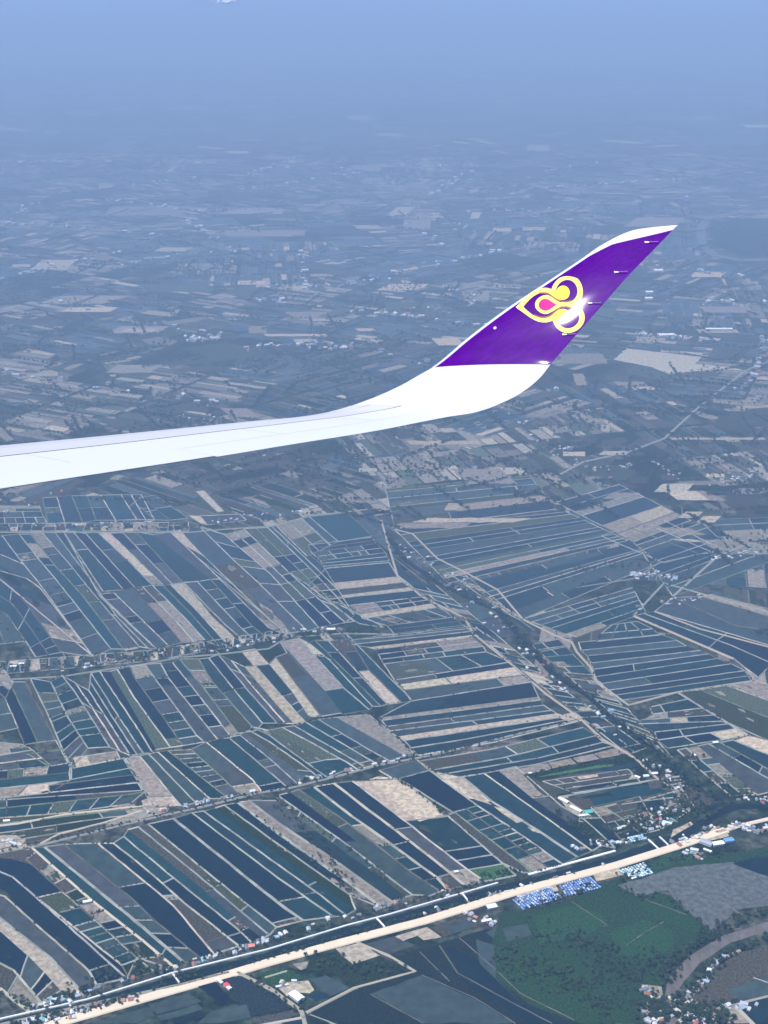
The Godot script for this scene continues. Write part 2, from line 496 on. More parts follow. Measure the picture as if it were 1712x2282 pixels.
func grow() -> void:
	tree_spots.sort_custom(func(a, b): return ((a[0] as Vector2).length() + 2000.0) / a[1] < ((b[0] as Vector2).length() + 2000.0) / b[1])
	var tones := [Color(.036, .068, .038), Color(.050, .080, .044), Color(.030, .056, .038), Color(.066, .084, .052)]
	var crowns := []
	for i in 4: crowns.append(crown_geo(40 + i))
	var stem := trunk_geo().mesh(M.bark)
	var rest := [[], [], [], []]
	var proto := []
	for i in 4:
		var t := thing("tree", "", "tree")
		obj("trunk", stem, t); obj("crown", painted(crowns[i], tones[i]).mesh(M.leaf), t)
		proto.append(t)
	var used := [false, false, false, false]
	var says := ["mid green bushy tree", "light green bushy tree", "dark green bushy tree", "olive green bushy tree"]
	for i in tree_spots.size():
		var p: Vector2 = tree_spots[i][0]
		var s: float = tree_spots[i][1]
		var k := rng.randi() % 4
		if i < 280:
			var o: Node3D = proto[k]
			if used[k]:
				o = proto[k].duplicate(); o.name = numbered("tree"); add_child(o, true)
			used[k] = true
			o.position = up3(p, .3); o.rotation.y = rng.randf() * TAU; o.scale = Vector3(s, s * rng.randf_range(.8, 1.2), s)
			var where := "among the green fields near the river" if p.x > 150 and p.y < 2950 else ("beside the canal and the sandy road" if p.y < 3400 else "along the lanes and the diagonal canal")
			tag(o, says[k] + " " + where, "tree", "trees " + where)
		else:
			rest[k].append(Transform3D(Basis.from_euler(Vector3(0, rng.randf() * TAU, 0)).scaled(Vector3(s, s * rng.randf_range(.8, 1.2), s)), up3(p, .3)))
	var r := RandomNumberGenerator.new(); r.seed = 31
	var lie := FastNoiseLite.new(); lie.seed = 5; lie.frequency = .00025
	for i in 1500:   # hedgerows and orchards of the farther plain
		var d := 4300.0 + 13000.0 * pow(r.randf(), 1.3)
		var p := Vector2(r.randf_range(-.32, .32) * d, d)
		if d < 5500.0 and p.x < 1150.0: continue
		var ang := lie.get_noise_2d(p.x, p.y) * 5.0 + (PI / 2 if r.randf() < .5 else 0.0)
		var dir := Vector2(cos(ang), sin(ang)); var n := r.randi_range(8, 46)
		var deep := 3.0 if r.randf() < .7 else r.randf_range(15, 60)
		for j in n:
			var s := r.randf_range(.8, 1.9)
			var at := p + dir * (j * 9.0 * r.randf_range(.9, 1.1)) + Vector2(-dir.y, dir.x) * r.randfn(0, deep)
			rest[r.randi() % 4].append(Transform3D(Basis.from_euler(Vector3(0, r.randf() * TAU, 0)).scaled(Vector3(s * 1.3, s, s * 1.3)), up3(at, .2)))
	for k in 4:
		var mm := MultiMesh.new()
		mm.transform_format = MultiMesh.TRANSFORM_3D
		mm.mesh = painted(crowns[k], tones[k]).mesh(M.leaf)
		mm.instance_count = rest[k].size()
		for i in rest[k].size(): mm.set_instance_transform(i, rest[k][i])
		var o := MultiMeshInstance3D.new()
		o.multimesh = mm; o.name = numbered("woods"); add_child(o, true)
		tag(o, "far trees and hedgerows that read as one mass", "", "", "stuff")

func gable(l: float, w: float, h: float, rise: float, over: float, thick := .18) -> Geo:   # a roof of two slopes with its underside, ridge along x
	var g := Geo.new()
	var a := l / 2 + over; var b := w / 2 + over
	for s in [-1.0, 1.0]:
		var e := Vector3(0, h - rise * over / (w / 2), s * b); var t := Vector3(0, h + rise, 0)
		var p := [e - Vector3(a, 0, 0), t - Vector3(a, 0, 0), t + Vector3(a, 0, 0), e + Vector3(a, 0, 0)]
		if s < 0.0: p.reverse()
		g.quad(p[0], p[1], p[2], p[3], Color.WHITE)
		var d := Vector3(0, -thick, 0)
		g.quad(p[3] + d, p[2] + d, p[1] + d, p[0] + d, Color.WHITE)
		g.quad(p[3], p[3] + d, p[0] + d, p[0], Color.WHITE)
	return g

func walls(l: float, w: float, h: float, rise: float) -> Geo:
	var g := Geo.new()
	g.box(Vector3(-l / 2, 0, -w / 2), Vector3(l / 2, h, w / 2), Color.WHITE)
	for s in [-1.0, 1.0]:
		var x: float = s * l / 2
		g.tri(Vector3(x, h, -w / 2 * s), Vector3(x, h + rise, 0), Vector3(x, h, w / 2 * s), Color.WHITE)
	return g

func colored(called: String, g: Geo, k: Color, m: String) -> Mesh: return painted(g, k).mesh(M[m])

func build_up() -> void:
	house_spots.sort_custom(func(a, b): return (a[0] as Vector2).length() < (b[0] as Vector2).length())
	var kinds := [["white", Color(.60, .60, .59), 7], ["pale grey", Color(.40, .42, .44), 8], ["dark grey", Color(.18, .19, .20), 7], ["rust red", Color(.36, .13, .09), 2], ["faded orange", Color(.42, .23, .16), 1], ["light blue", Color(.30, .42, .55), 1], ["teal", Color(.22, .40, .42), 1], ["cream", Color(.55, .50, .40), 3]]
	var bag := []
	for i in kinds.size():
		for j in kinds[i][2]: bag.append(i)
	var roof := gable(10, 7, 3.2, 1.6, .6); var wall := walls(10, 7, 3.2, 1.6)
	var roofs := []
	var rest := []
	for k in kinds:
		roofs.append(painted(roof, k[1]).mesh(M.roof)); rest.append([])
	var wall_mesh := painted(wall, Color(.55, .53, .50)).mesh(M.wall)
	var proto := thing("house", "", "house")
	obj("wall", wall_mesh, proto); obj("roof", roofs[0], proto)
	var where := {"river bend": "in the village at the river bend", "river lane": "on the lane along the river", "canal bank": "on the canal bank", "canal junction": "in the settlement where the canals meet", "roadside yard": "in a yard beside the sandy road", "upper lane": "beside the lane above the near ponds"}
	for i in house_spots.size():
		var h = house_spots[i]
		var k: int = bag[rng.randi() % bag.size()]
		var s: float = h[3]
		var b := Vector3(s * rng.randf_range(.6, 1.1), s * rng.randf_range(.8, 1.2), s * rng.randf_range(.65, 1.0))
		if i < 290:
			var o: Node3D = proto
			if i:
				o = proto.duplicate(); o.name = numbered("house"); add_child(o, true)
			(o.get_child(1) as MeshInstance3D).mesh = roofs[k]
			o.position = up3(h[0], .4); o.rotation.y = h[1]; o.scale = b
			var place: String = where.get(h[2], "in the " + h[2])
			tag(o, "small house with %s roof %s" % [kinds[k][0], place], "house", "houses " + place)
		else: rest[k].append(Transform3D(Basis.from_euler(Vector3(0, h[1], 0)).scaled_local(b * (1.0 if (h[0] as Vector2).length() < 7000.0 else 2.2)), up3(h[0], .4)))
	for k in kinds.size():
		var both := Geo.new()
		both.add(painted(roof, kinds[k][1])); both.add(painted(wall, Color(.5, .48, .46)))
		var mm := MultiMesh.new()
		mm.transform_format = MultiMesh.TRANSFORM_3D
		mm.mesh = both.mesh(M.roof); mm.instance_count = rest[k].size()
		for i in rest[k].size(): mm.set_instance_transform(i, rest[k][i])
		var o := MultiMeshInstance3D.new()
		o.multimesh = mm; o.name = numbered("far_houses"); add_child(o, true)
		tag(o, "many far small houses with %s roofs" % kinds[k][0], "", "", "stuff")

func hall(x: float, d: float, l: float, w: float, h: float, turn: float, k: Color, label: String, called := "warehouse") -> void:
	var o := thing(called, label, called.replace("_", " "), up3(Vector2(x, d), 1.6), deg_to_rad(turn))
	var r := obj("roof", painted(gable(l, w, h, w * .12, .8), k).mesh(M.roof), o)
	obj("wall", painted(walls(l, w, h, w * .12), Color(.5, .5, .5)).mesh(M.wall), o)
	var ridge := Geo.new()
	ridge.box(Vector3(-l / 2 - .8, h + w * .12, -.35), Vector3(l / 2 + .8, h + w * .12 + .25, .35), Color.WHITE)
	obj("ridge_cap", painted(ridge, k * .8).mesh(M.roof), r)
	for s in [-1.0, 1.0]:
		var door := Geo.new()
		door.box(Vector3(s * l / 2 - .06, 0, -w * .2), Vector3(s * l / 2 + .06, h * .75, w * .2), Color(.12, .13, .15))
		obj("door", door.mesh(M.wall), o)

func sheds(a: Array, rows: int, cols: int, seed_: int, tones: Array, label: String, group: String) -> void:
	# rows of low roofed pens between four corners
	var r := RandomNumberGenerator.new(); r.seed = seed_
	var p := pts(a)
	var across := p[0].distance_to(p[1]) / cols; var deep := p[0].distance_to(p[3]) / rows
	var turn := atan2(p[1].y - p[0].y, p[1].x - p[0].x)
	var roof := gable(deep * .8, across * .72, 2.6, 1.3, .2); var post := walls(deep * .72, across * .6, 2.6, 1.2)
	var meshes := []
	for k in tones: meshes.append(painted(roof, k).mesh(M.roof))
	var wall_mesh := painted(post, Color(.25, .28, .32)).mesh(M.wall)
	for i in rows:
		for j in cols:
			if r.randf() < .06: continue
			var u := (j + .5) / cols; var v := (i + .5) / rows
			var q := p[0].lerp(p[1], u).lerp(p[3].lerp(p[2], u), v)
			var o := thing("shed", label, "shed", up3(q + Vector2(r.randf_range(-.3, .3), r.randf_range(-.3, .3)), 1.2), turn + PI / 2 + r.randf_range(-.06, .06), group)
			obj("wall", wall_mesh, o); obj("roof", meshes[r.randi() % meshes.size()], o)
			o.scale = Vector3(r.randf_range(.85, 1.05), r.randf_range(.8, 1.3), r.randf_range(.85, 1.05))


# ---------------------------------------------------------------- the wing
# leading edge and trailing edge at each station, in metres from the wing's node
var ST := [
	[-8.502,1.663,4.342, -5.680,0.776,5.753],
	[-5.543,0.767,1.697, -2.840,0.388,2.876],
	[-2.585,0.127,-1.042, 0.000,0.000,0.000],
	[-1.270,-0.123,-2.272, 1.262,-0.187,-1.273],
	[0.045,-0.361,-3.505, 2.524,-0.374,-2.546],
	[1.359,-0.591,-4.742, 3.786,-0.547,-3.824],
	[2.674,-0.817,-5.981, 5.049,-0.724,-5.101],
	[3.989,-1.041,-7.220, 6.311,-0.862,-6.392],
	[4.532,-0.948,-7.345, 6.831,-0.808,-6.518],
	[5.047,-0.805,-7.501, 7.270,-0.699,-6.685],
	[5.533,-0.631,-7.702, 7.713,-0.519,-6.900],
	[5.849,-0.488,-7.836, 8.010,-0.314,-7.060],
	[6.082,-0.383,-7.924, 8.202,-0.118,-7.195],
	[6.737,0.112,-8.121, 8.663,0.341,-7.448],
	[7.434,0.602,-8.300, 9.128,0.802,-7.701],
	[8.251,1.125,-8.446, 9.603,1.281,-7.961],
	[8.812,1.486,-8.561, 9.954,1.606,-8.143],
	[9.215,1.761,-8.645, 10.206,1.844,-8.273],
	[9.735,2.020,-8.672, 10.450,2.075,-8.400],
	[10.075,2.096,-8.611, 10.520,2.141,-8.445],
	[10.469,2.158,-8.489, 10.560,2.167,-8.455],
]

func station(v: float, edge: int) -> Vector3:
	var i := clampi(int(v), 0, ST.size() - 2)
	var f := v - i
	var at := func(k: int) -> Vector3:
		k = clampi(k, 0, ST.size() - 1)
		return Vector3(ST[k][3 * edge], ST[k][3 * edge + 1], ST[k][3 * edge + 2])
	var a: Vector3 = at.call(i - 1); var b: Vector3 = at.call(i); var c: Vector3 = at.call(i + 1); var d: Vector3 = at.call(i + 2)
	# Catmull-Rom with chordal spacing taken into account by finite differences
	var t1 := c.distance_to(b)
	var m1 := (c - b) if i == 0 else ((b - a) / maxf(b.distance_to(a), .01) + (c - b) / maxf(t1, .01)) * .5 * t1
	var m2 := (c - b) if i >= ST.size() - 2 else ((c - b) / maxf(t1, .01) + (d - c) / maxf(d.distance_to(c), .01)) * .5 * t1
	var f2 := f * f; var f3 := f2 * f
	return b * (2 * f3 - 3 * f2 + 1) + m1 * (f3 - 2 * f2 + f) + c * (-2 * f3 + 3 * f2) + m2 * (f3 - f2)

func skin(v: float, c: float, side: float, lift := 0.0) -> Vector3:
	# a point of the wing's surface: station v, share c of the chord, side 1 above or -1 below
	var l := station(v, 0); var t := station(v, 1)
	var e := .05
	var span := (station(minf(v + e, ST.size() - 1), 0) + station(minf(v + e, ST.size() - 1), 1)) - (station(maxf(v - e, 0), 0) + station(maxf(v - e, 0), 1))
	var chord := t - l
	var nrm := span.cross(chord).normalized()
	if nrm.y < 0.0: nrm = -nrm
	var thick := lerpf(.105, .06, clampf((v - 7.0) / 5.0, 0, 1)) * chord.length()
	var cc := clampf(c, 0, 1)
	var yt := 5.0 * (.2969 * sqrt(cc) - .126 * cc - .3516 * cc * cc + .2843 * pow(cc, 3) - .1036 * pow(cc, 4)) * thick
	var drop := -.022 * chord.length() * clampf((8.5 - v) / 2.0, 0, 1) * pow(1.0 - cc, 1.5)
	var hollow := .045 * pow(sin(PI * clampf((v - 9.5) / 10.0, 0, 1)), 2.0)
	return l + chord * cc + nrm * (hollow + yt * side * (.62 if side > 0 else .45) + drop + lift)

func skin_normal(v: float, c: float, side: float) -> Vector3:
	var a := skin(minf(v + .03, ST.size() - 1.001), c, side) - skin(maxf(v - .03, 0), c, side)
	var b := skin(v, minf(c + .004, 1), side) - skin(v, maxf(c - .004, .0), side)
	var n := a.cross(b).normalized()
	var up := skin(v, clampf(c, .1, .9), 1) - skin(v, clampf(c, .1, .9), -1)
	return n if n.dot(up) * side > 0 else -n

func panel(v0: Callable, v1: Callable, c0: Callable, c1: Callable, side: float, nv: int, nc: int, k: Color, lift := 0.0) -> Geo:
	var g := Geo.new()
	var p := []; var n := []; var u := []
	for i in nv + 1:
		for j in nc + 1:
			var s := float(i) / nv; var r := float(j) / nc
			var cmid: float = lerpf(c0.call(lerpf(v0.call(.5), v1.call(.5), s)), c1.call(lerpf(v0.call(.5), v1.call(.5), s)), r)
			var v: float = lerpf(v0.call(cmid), v1.call(cmid), s)
			var c: float = lerpf(c0.call(v), c1.call(v), r if side == 0.0 else r)
			p.append(skin(v, c, side, lift)); n.append(skin_normal(v, c, side)); u.append(Vector2(c * .9, v * .22))
	for i in nv:
		for j in nc:
			var a := i * (nc + 1) + j; var b := a + 1; var d := a + nc + 2; var e := a + nc + 1
			for t in [[a, b, d], [a, d, e]]:
				var q: Vector3 = (p[t[2]] - p[t[0]]).cross(p[t[1]] - p[t[0]])
				var w: Array = t if q.dot(n[t[0]] + n[t[1]] + n[t[2]]) >= 0.0 else [t[0], t[2], t[1]]
				g.smooth(p[w[0]], p[w[1]], p[w[2]], n[w[0]], n[w[1]], n[w[2]], k, u[w[0]], u[w[1]], u[w[2]])
	return g

func fixed(x: float) -> Callable: return func(_t): return x

func emblem_vc(p: Vector2) -> Vector2:   # drawing place on the panel -> station and chord share
	var x := (p.x - 800.0) / 600.0; var y := (p.y - 660.0) / 500.0
	return Vector2(14.097 - .0483 * x - 1.0463 * y + .0003 * x * x + .0089 * x * y + .0179 * y * y, .4488 + .3901 * x + .3949 * y - .0033 * x * x - .0751 * x * y - .0829 * y * y)

func print_on_wing(poly: PackedVector2Array, lift: float, k: Color) -> Geo:
	var g := Geo.new()
	var lo := poly[0]; var hi := poly[0]
	for p in poly: lo = lo.min(p); hi = hi.max(p)
	var step := 55.0
	var x := lo.x
	while x < hi.x:
		var y := lo.y
		while y < hi.y:
			for piece in Geometry2D.intersect_polygons(poly, PackedVector2Array([Vector2(x, y), Vector2(x + step, y), Vector2(x + step, y + step), Vector2(x, y + step)])):
				var ids := Geometry2D.triangulate_polygon(piece)
				for i in range(0, ids.size(), 3):
					var q := []; var n := []
					for j in 3:
						var f := emblem_vc(piece[ids[i + j]])
						q.append(skin(f.x, f.y, 1, lift)); n.append(skin_normal(f.x, f.y, 1))
					if (q[2] - q[0]).cross(q[1] - q[0]).dot(n[0]) >= 0.0: g.smooth(q[0], q[1], q[2], n[0], n[1], n[2], k)
					else: g.smooth(q[0], q[2], q[1], n[0], n[2], n[1], k)
			y += step
		x += step
	return g

func disc(cx: float, cy: float, r: float) -> PackedVector2Array:
	var a := PackedVector2Array()
	for i in 56: a.append(Vector2(cx + cos(TAU * i / 56) * r, cy + sin(TAU * i / 56) * r))
	return a

func curve(a: Array) -> PackedVector2Array:   # a smooth closed outline; corners are given twice
	var p := pts(a)
	var out := PackedVector2Array()
	var n := p.size()
	for i in n:
		var p0 := p[(i + n - 1) % n]; var p1 := p[i]; var p2 := p[(i + 1) % n]; var p3 := p[(i + 2) % n]
		if p1 == p2: continue
		for j in 8:
			var t := j / 8.0
			out.append(p1.cubic_interpolate(p2, p0, p3, t))
	return out

func band(a: Array, w: float) -> PackedVector2Array:
	var p := pts(a)
	var fine := PackedVector2Array()
	for i in p.size() - 1:
		for j in 6: fine.append(p[i].cubic_interpolate(p[i + 1], p[maxi(i - 1, 0)], p[mini(i + 2, p.size() - 1)], j / 6.0))
	fine.append(p[-1])
	return Geometry2D.offset_polyline(fine, w / 2, Geometry2D.JOIN_ROUND, Geometry2D.END_ROUND)[0]

func rod(a: Vector3, b: Vector3, r0: float, r1: float, k: Color) -> Geo:
	var g := Geo.new()
	var z := (b - a).normalized(); var x := z.cross(Vector3.UP).normalized(); var y := x.cross(z)
	for i in 10:
		var s := TAU * i / 10; var t := TAU * (i + 1) / 10
		var n0 := x * cos(s) + y * sin(s); var n1 := x * cos(t) + y * sin(t)
		var q := [a + n0 * r0, b + n0 * r1, b + n1 * r1, a + n1 * r0]
		for f in [[0, 1, 2], [0, 2, 3]]:
			var nn := [n0, n0, n1, n1]
			var w: Array = f if (q[f[2]] - q[f[0]]).cross(q[f[1]] - q[f[0]]).dot(n0) >= 0.0 else [f[0], f[2], f[1]]
			g.smooth(q[w[0]], q[w[1]], q[w[2]], nn[w[0]], nn[w[1]], nn[w[2]], k)
		g.tri(b, b + n0 * r1, b + n1 * r1, k); g.tri(a, a + n1 * r0, a + n0 * r0, k)
	return g

func wing() -> void:
	var o := thing("aircraft_wing", "white jet wing with upturned purple tip bearing a yellow orchid emblem", "aircraft wing", Vector3(-5.1947, 1993.1860, -19.5486))
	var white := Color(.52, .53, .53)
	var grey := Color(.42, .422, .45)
	var purple := Color(.082, .002, .235)
	var tip := ST.size() - 1.001
	var base := func(c: float) -> float: return 11.93 + .30 * c * (1.0 - c)         # where white gives way to purple
	var edge := func(v: float) -> float: return lerpf(.035, .075, clampf((v - 12.0) / 4.2, 0, 1)) if v < 16.2 else (.075 + .125 * (v - 16.2) / .8 if v < 17.0 else minf(1.0, .20 + .75 * (v - 17.0)))
	var upper := obj("upper_skin", panel(fixed(0), fixed(8.0), fixed(.436), fixed(.72), 1, 60, 16, white).mesh(M.white_paint), o)
	upper.mesh = null
	var u := panel(fixed(0), fixed(8.0), fixed(.436), fixed(.74), 1, 60, 16, white)
	u.add(panel(fixed(4.102), fixed(8.0), fixed(.74), fixed(1), 1, 34, 10, white))
	upper.mesh = u.mesh(M.white_paint)
	obj("fixed_leading_edge", panel(fixed(0), fixed(8.0), fixed(.188), fixed(.42), 1, 60, 10, Color(.45, .455, .475)).mesh(M.white_paint), o)  # shade of the forward-tilted front band put into its colour
	obj("slat", panel(fixed(0), fixed(8.0), fixed(0), fixed(.182), 1, 60, 16, grey).mesh(M.white_paint), o)  # lavender grey paints in the shading of the tilted front band
	obj("seal", panel(fixed(0), fixed(8.0), fixed(.42), fixed(.436), 1, 60, 1, Color(.10, .085, .07)).mesh(M.seal), o)
	obj("seal", panel(fixed(0), fixed(7.6), fixed(.182), fixed(.188), 1, 60, 1, Color(.30, .29, .31)).mesh(M.seal), o)
	obj("aileron", panel(fixed(0), fixed(4.10), fixed(.7405), fixed(.985), 1, 30, 10, white).mesh(M.white_paint), o)
	for v in [1.6, 3.05, 5.3, 6.5, 7.4]:   # joints between the skin panels
		obj("panel_joint", panel(fixed(v), fixed(v + .007), fixed(.45), fixed(.72), 1, 1, 10, Color(.40, .41, .42), .0015).mesh(M.seal), o)
	obj("panel_joint", panel(fixed(4.14), fixed(7.6), fixed(.738), fixed(.741), 1, 40, 1, Color(.42, .43, .44), .0015).mesh(M.seal), o)
	obj("panel_joint", panel(fixed(8.0), fixed(8.012), fixed(.05), fixed(.95), 1, 1, 30, Color(.42, .43, .44), .0015).mesh(M.seal), o)
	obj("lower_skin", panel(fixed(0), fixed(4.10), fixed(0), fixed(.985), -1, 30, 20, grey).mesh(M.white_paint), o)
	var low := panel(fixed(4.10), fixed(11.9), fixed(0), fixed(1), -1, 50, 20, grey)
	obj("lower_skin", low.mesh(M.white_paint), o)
	obj("curved_tip", panel(fixed(8.0), base, fixed(0), fixed(1), 1, 36, 30, white).mesh(M.white_paint), o)
	var wl := obj("winglet", panel(base, fixed(tip), edge, fixed(1), 1, 90, 34, purple).mesh(M.purple_paint), o)
	obj("winglet_leading_edge", panel(base, fixed(tip), fixed(0), edge, 1, 90, 12, white).mesh(M.white_paint), o)
	obj("winglet_outer_face", panel(fixed(11.9), fixed(tip), fixed(0), fixed(1), -1, 60, 20, purple).mesh(M.purple_paint), o)
	# the emblem: paint laid on the panel in thin coats
	var em := obj("emblem", null, o)
	var gold := Color(.88, .66, .09); var pale := Color(.88, .68, .19)
	em.mesh = print_on_wing(curve([205, 697, 205, 697, 330, 570, 450, 450, 570, 388, 690, 370, 800, 392, 800, 392, 900, 520, 1010, 660, 900, 800, 815, 940, 815, 940, 700, 970, 570, 955, 450, 895, 330, 800]), .002, pale).mesh(M.emblem_paint)
	obj("emblem_lobe", print_on_wing(disc(1080, 430, 275), .003, pale).mesh(M.emblem_paint), em); obj("emblem_lobe", print_on_wing(disc(1090, 872, 275), .004, pale).mesh(M.emblem_paint), em)
	obj("emblem_ground", print_on_wing(curve([337, 692, 337, 692, 440, 570, 540, 492, 650, 452, 750, 462, 850, 522, 930, 575, 1000, 610, 900, 665, 1000, 690, 930, 745, 850, 800, 770, 862, 680, 888, 580, 880, 480, 832, 400, 760]), .0055, purple).mesh(M.purple_paint), em)
	obj("emblem_ground", print_on_wing(disc(1075, 426, 187), .0055, purple).mesh(M.purple_paint), em); obj("emblem_ground", print_on_wing(disc(1082, 876, 190), .0055, purple).mesh(M.purple_paint), em)
	obj("emblem_line", print_on_wing(band([600, 462, 690, 465, 780, 497, 870, 550, 960, 592, 1060, 606, 1150, 590], 22), .007, Color(.30, .12, .05)).mesh(M.emblem_paint), em)
	obj("emblem_line", print_on_wing(band([520, 845, 600, 875, 690, 880, 780, 850, 870, 778, 960, 715, 1060, 695, 1150, 706], 22), .007, Color(.30, .12, .05)).mesh(M.emblem_paint), em)
	for half in [[458, 119, [770, 430, 905, 430, 960, 575, 1010, 577, 940, 560, 850, 500]], [852, 122, [780, 905, 860, 835, 940, 750, 1010, 730, 960, 770, 900, 900]]]:
		var inner := print_on_wing(disc(1010, half[0], half[1]), .0085, gold)
		inner.add(print_on_wing(pts(half[2]), .0083, gold))
		obj("emblem_swirl", inner.mesh(M.emblem_paint), em)
	obj("emblem_drop_border", print_on_wing(curve([540, 660, 562, 585, 630, 525, 715, 500, 800, 520, 900, 585, 1000, 628, 1100, 640, 1245, 635, 1245, 660, 1100, 672, 1000, 682, 900, 735, 800, 795, 715, 826, 630, 805, 562, 740]), .0087, pale).mesh(M.emblem_paint), em)
	obj("emblem_drop", print_on_wing(curve([600, 665, 620, 612, 665, 575, 715, 565, 770, 578, 830, 615, 905, 660, 905, 660, 905, 660, 830, 712, 770, 752, 715, 765, 665, 755, 620, 720]), .0105, Color(.80, .025, .22)).mesh(M.emblem_paint), em)
	# static dischargers on the trailing edge and a small round cap near the leading edge
	for s in [[17.08, .76], [15.25, .80], [14.11, .855], [13.01, .893]]:
		var d := obj("static_discharger", null, o)
		var a := skin(s[0], s[1], 1, .012); var aft := (station(s[0], 1) - station(s[0], 0)).normalized()
		var out := skin_normal(s[0], s[1], 1)
		var b := Geo.new()
		b.add(rod(a - aft * .03, a + aft * .05, .022, .012, Color(.8, .8, .8)))
		d.mesh = b.mesh(M.metal)
		obj("discharger_rod", rod(a + aft * .05 + out * .012, a + aft * .22 + out * .02, .006, .004, Color(.26, .26, .27)).mesh(M.metal), d)
	var f := Vector2(13.31, .166)
	var at := skin(f.x, f.y, 1, .0); var nn := skin_normal(f.x, f.y, 1)
	obj("round_cap", rod(at - nn * .01, at + nn * .012, .034, .03, white).mesh(M.white_paint), o)
	obj("trailing_edge_strip", panel(fixed(0), fixed(4.10), fixed(.975), fixed(.985), 1, 30, 1, Color(.45, .45, .47), .003).mesh(M.seal), o)


func cloud() -> void:
	# one ragged white wisp: many small tufts
	var g := Geo.new()
	var r := RandomNumberGenerator.new(); r.seed = 3
	for i in 60:
		var c := Vector3(r.randfn(0, 42), r.randfn(0, 7), r.randfn(0, 35)); var s := r.randf_range(5, 15) * (1.0 - minf(absf(c.x) / 130.0, .7))
		for a in 9:
			for b in 6:
				var p := func(x: int, y: int) -> Vector3: return c + Vector3(cos(TAU * x / 9) * sin(PI * y / 6) * 1.5, cos(PI * y / 6) * .8, sin(TAU * x / 9) * sin(PI * y / 6)) * s * (1.0 + .15 * sin(x % 9 * 7.0 + y * 5.0 + i))
				g.quad(p.call(a, b + 1), p.call(a, b), p.call(a + 1, b), p.call(a + 1, b + 1), Color(.85, .85, .87))
	var o := obj("cloud", g.mesh(M.cloud))
	o.position = Vector3(-1215, 1652, -12500)
	tag(o, "small white wisp of cloud high in the haze", "cloud")


func _ready() -> void:
	rng.seed = 7
	var cam := Camera3D.new()
	cam.name = "camera"; cam.position = Vector3(0, 2000, 0); cam.rotation_degrees = Vector3(-20.04, 0, 0)
	cam.fov = 37.0; cam.near = 1.0; cam.far = 300000.0
	add_child(cam)
	var sky := ProceduralSkyMaterial.new()
	sky.sky_top_color = Color(.40, .55, .80); sky.sky_horizon_color = Color(.66, .76, .92); sky.ground_horizon_color = Color(.55, .66, .84); sky.ground_bottom_color = Color(.30, .40, .55); sky.sky_curve = .25; sky.ground_curve = .2
	var env := Environment.new()
	env.background_mode = Environment.BG_SKY
	env.sky = Sky.new(); env.sky.sky_material = sky
	env.tonemap_mode = Environment.TONE_MAPPER_LINEAR
	env.tonemap_exposure = 1.4
	env.fog_enabled = true; env.fog_density = .000049; env.fog_light_color = Color(.655, .825, .995); env.volumetric_fog_enabled = true; env.volumetric_fog_density = 0.0
	env.sdfgi_enabled = true; env.ssao_enabled = true; env.ssil_enabled = true
	var we := WorldEnvironment.new()
	we.name = "world"; we.environment = env; add_child(we)
	var sun := DirectionalLight3D.new()
	sun.name = "sun"; sun.light_energy = 1.3; sun.light_color = Color(1, .975, .935); sun.light_angular_distance = .5; sun.shadow_enabled = true
	add_child(sun)
	sun.look_at_from_position(Vector3(-.369, .9037, .2173) * 10.0, Vector3.ZERO, Vector3.FORWARD)
	materials()
	var haze := FogVolume.new()   # thicker haze over the farther plain
	haze.name = "far_haze"; haze.size = Vector3(150000, 1990, 96000); haze.position = Vector3(0, 996, -51600)
	var air := FogMaterial.new(); air.density = .000068; air.albedo = Color(.82, .895, 1.0)
	haze.material = air
	add_child(haze)
	tag(haze, "pale blue haze over the far plain", "", "", "stuff")
	var g := Geo.new()
	var w := 100000.0
	for q in [[-w, w, w, w, w, -12000.0], [-w, w, w, -12000.0, -w, -12000.0]]: g.up(up3(Vector2(q[0], q[1]), 0), up3(Vector2(q[2], q[3]), 0), up3(Vector2(q[4], q[5]), 0), Color.WHITE)
	var uv2 := PackedVector2Array()
	for i in g.v.size():
		g.u[i] = Vector2(g.v[i].x * .96 - g.v[i].z * .28, g.v[i].x * .28 + g.v[i].z * .96) / 9000.0
		uv2.append(g.u[i])
	var arrays := []
	arrays.resize(Mesh.ARRAY_MAX)
	arrays[Mesh.ARRAY_VERTEX] = g.v; arrays[Mesh.ARRAY_NORMAL] = g.n; arrays[Mesh.ARRAY_TEX_UV] = g.u; arrays[Mesh.ARRAY_TEX_UV2] = uv2
	var gm := ArrayMesh.new()
	gm.add_surface_from_arrays(Mesh.PRIMITIVE_TRIANGLES, arrays); gm.surface_set_material(0, M.plain)
	tag(obj("ground", gm), "flat green and brown plain reaching into the haze", "", "", "structure")
	far_plots()
	wing()
	landscape()
	lay_ground()
	build_up()
	grow()
	cloud()

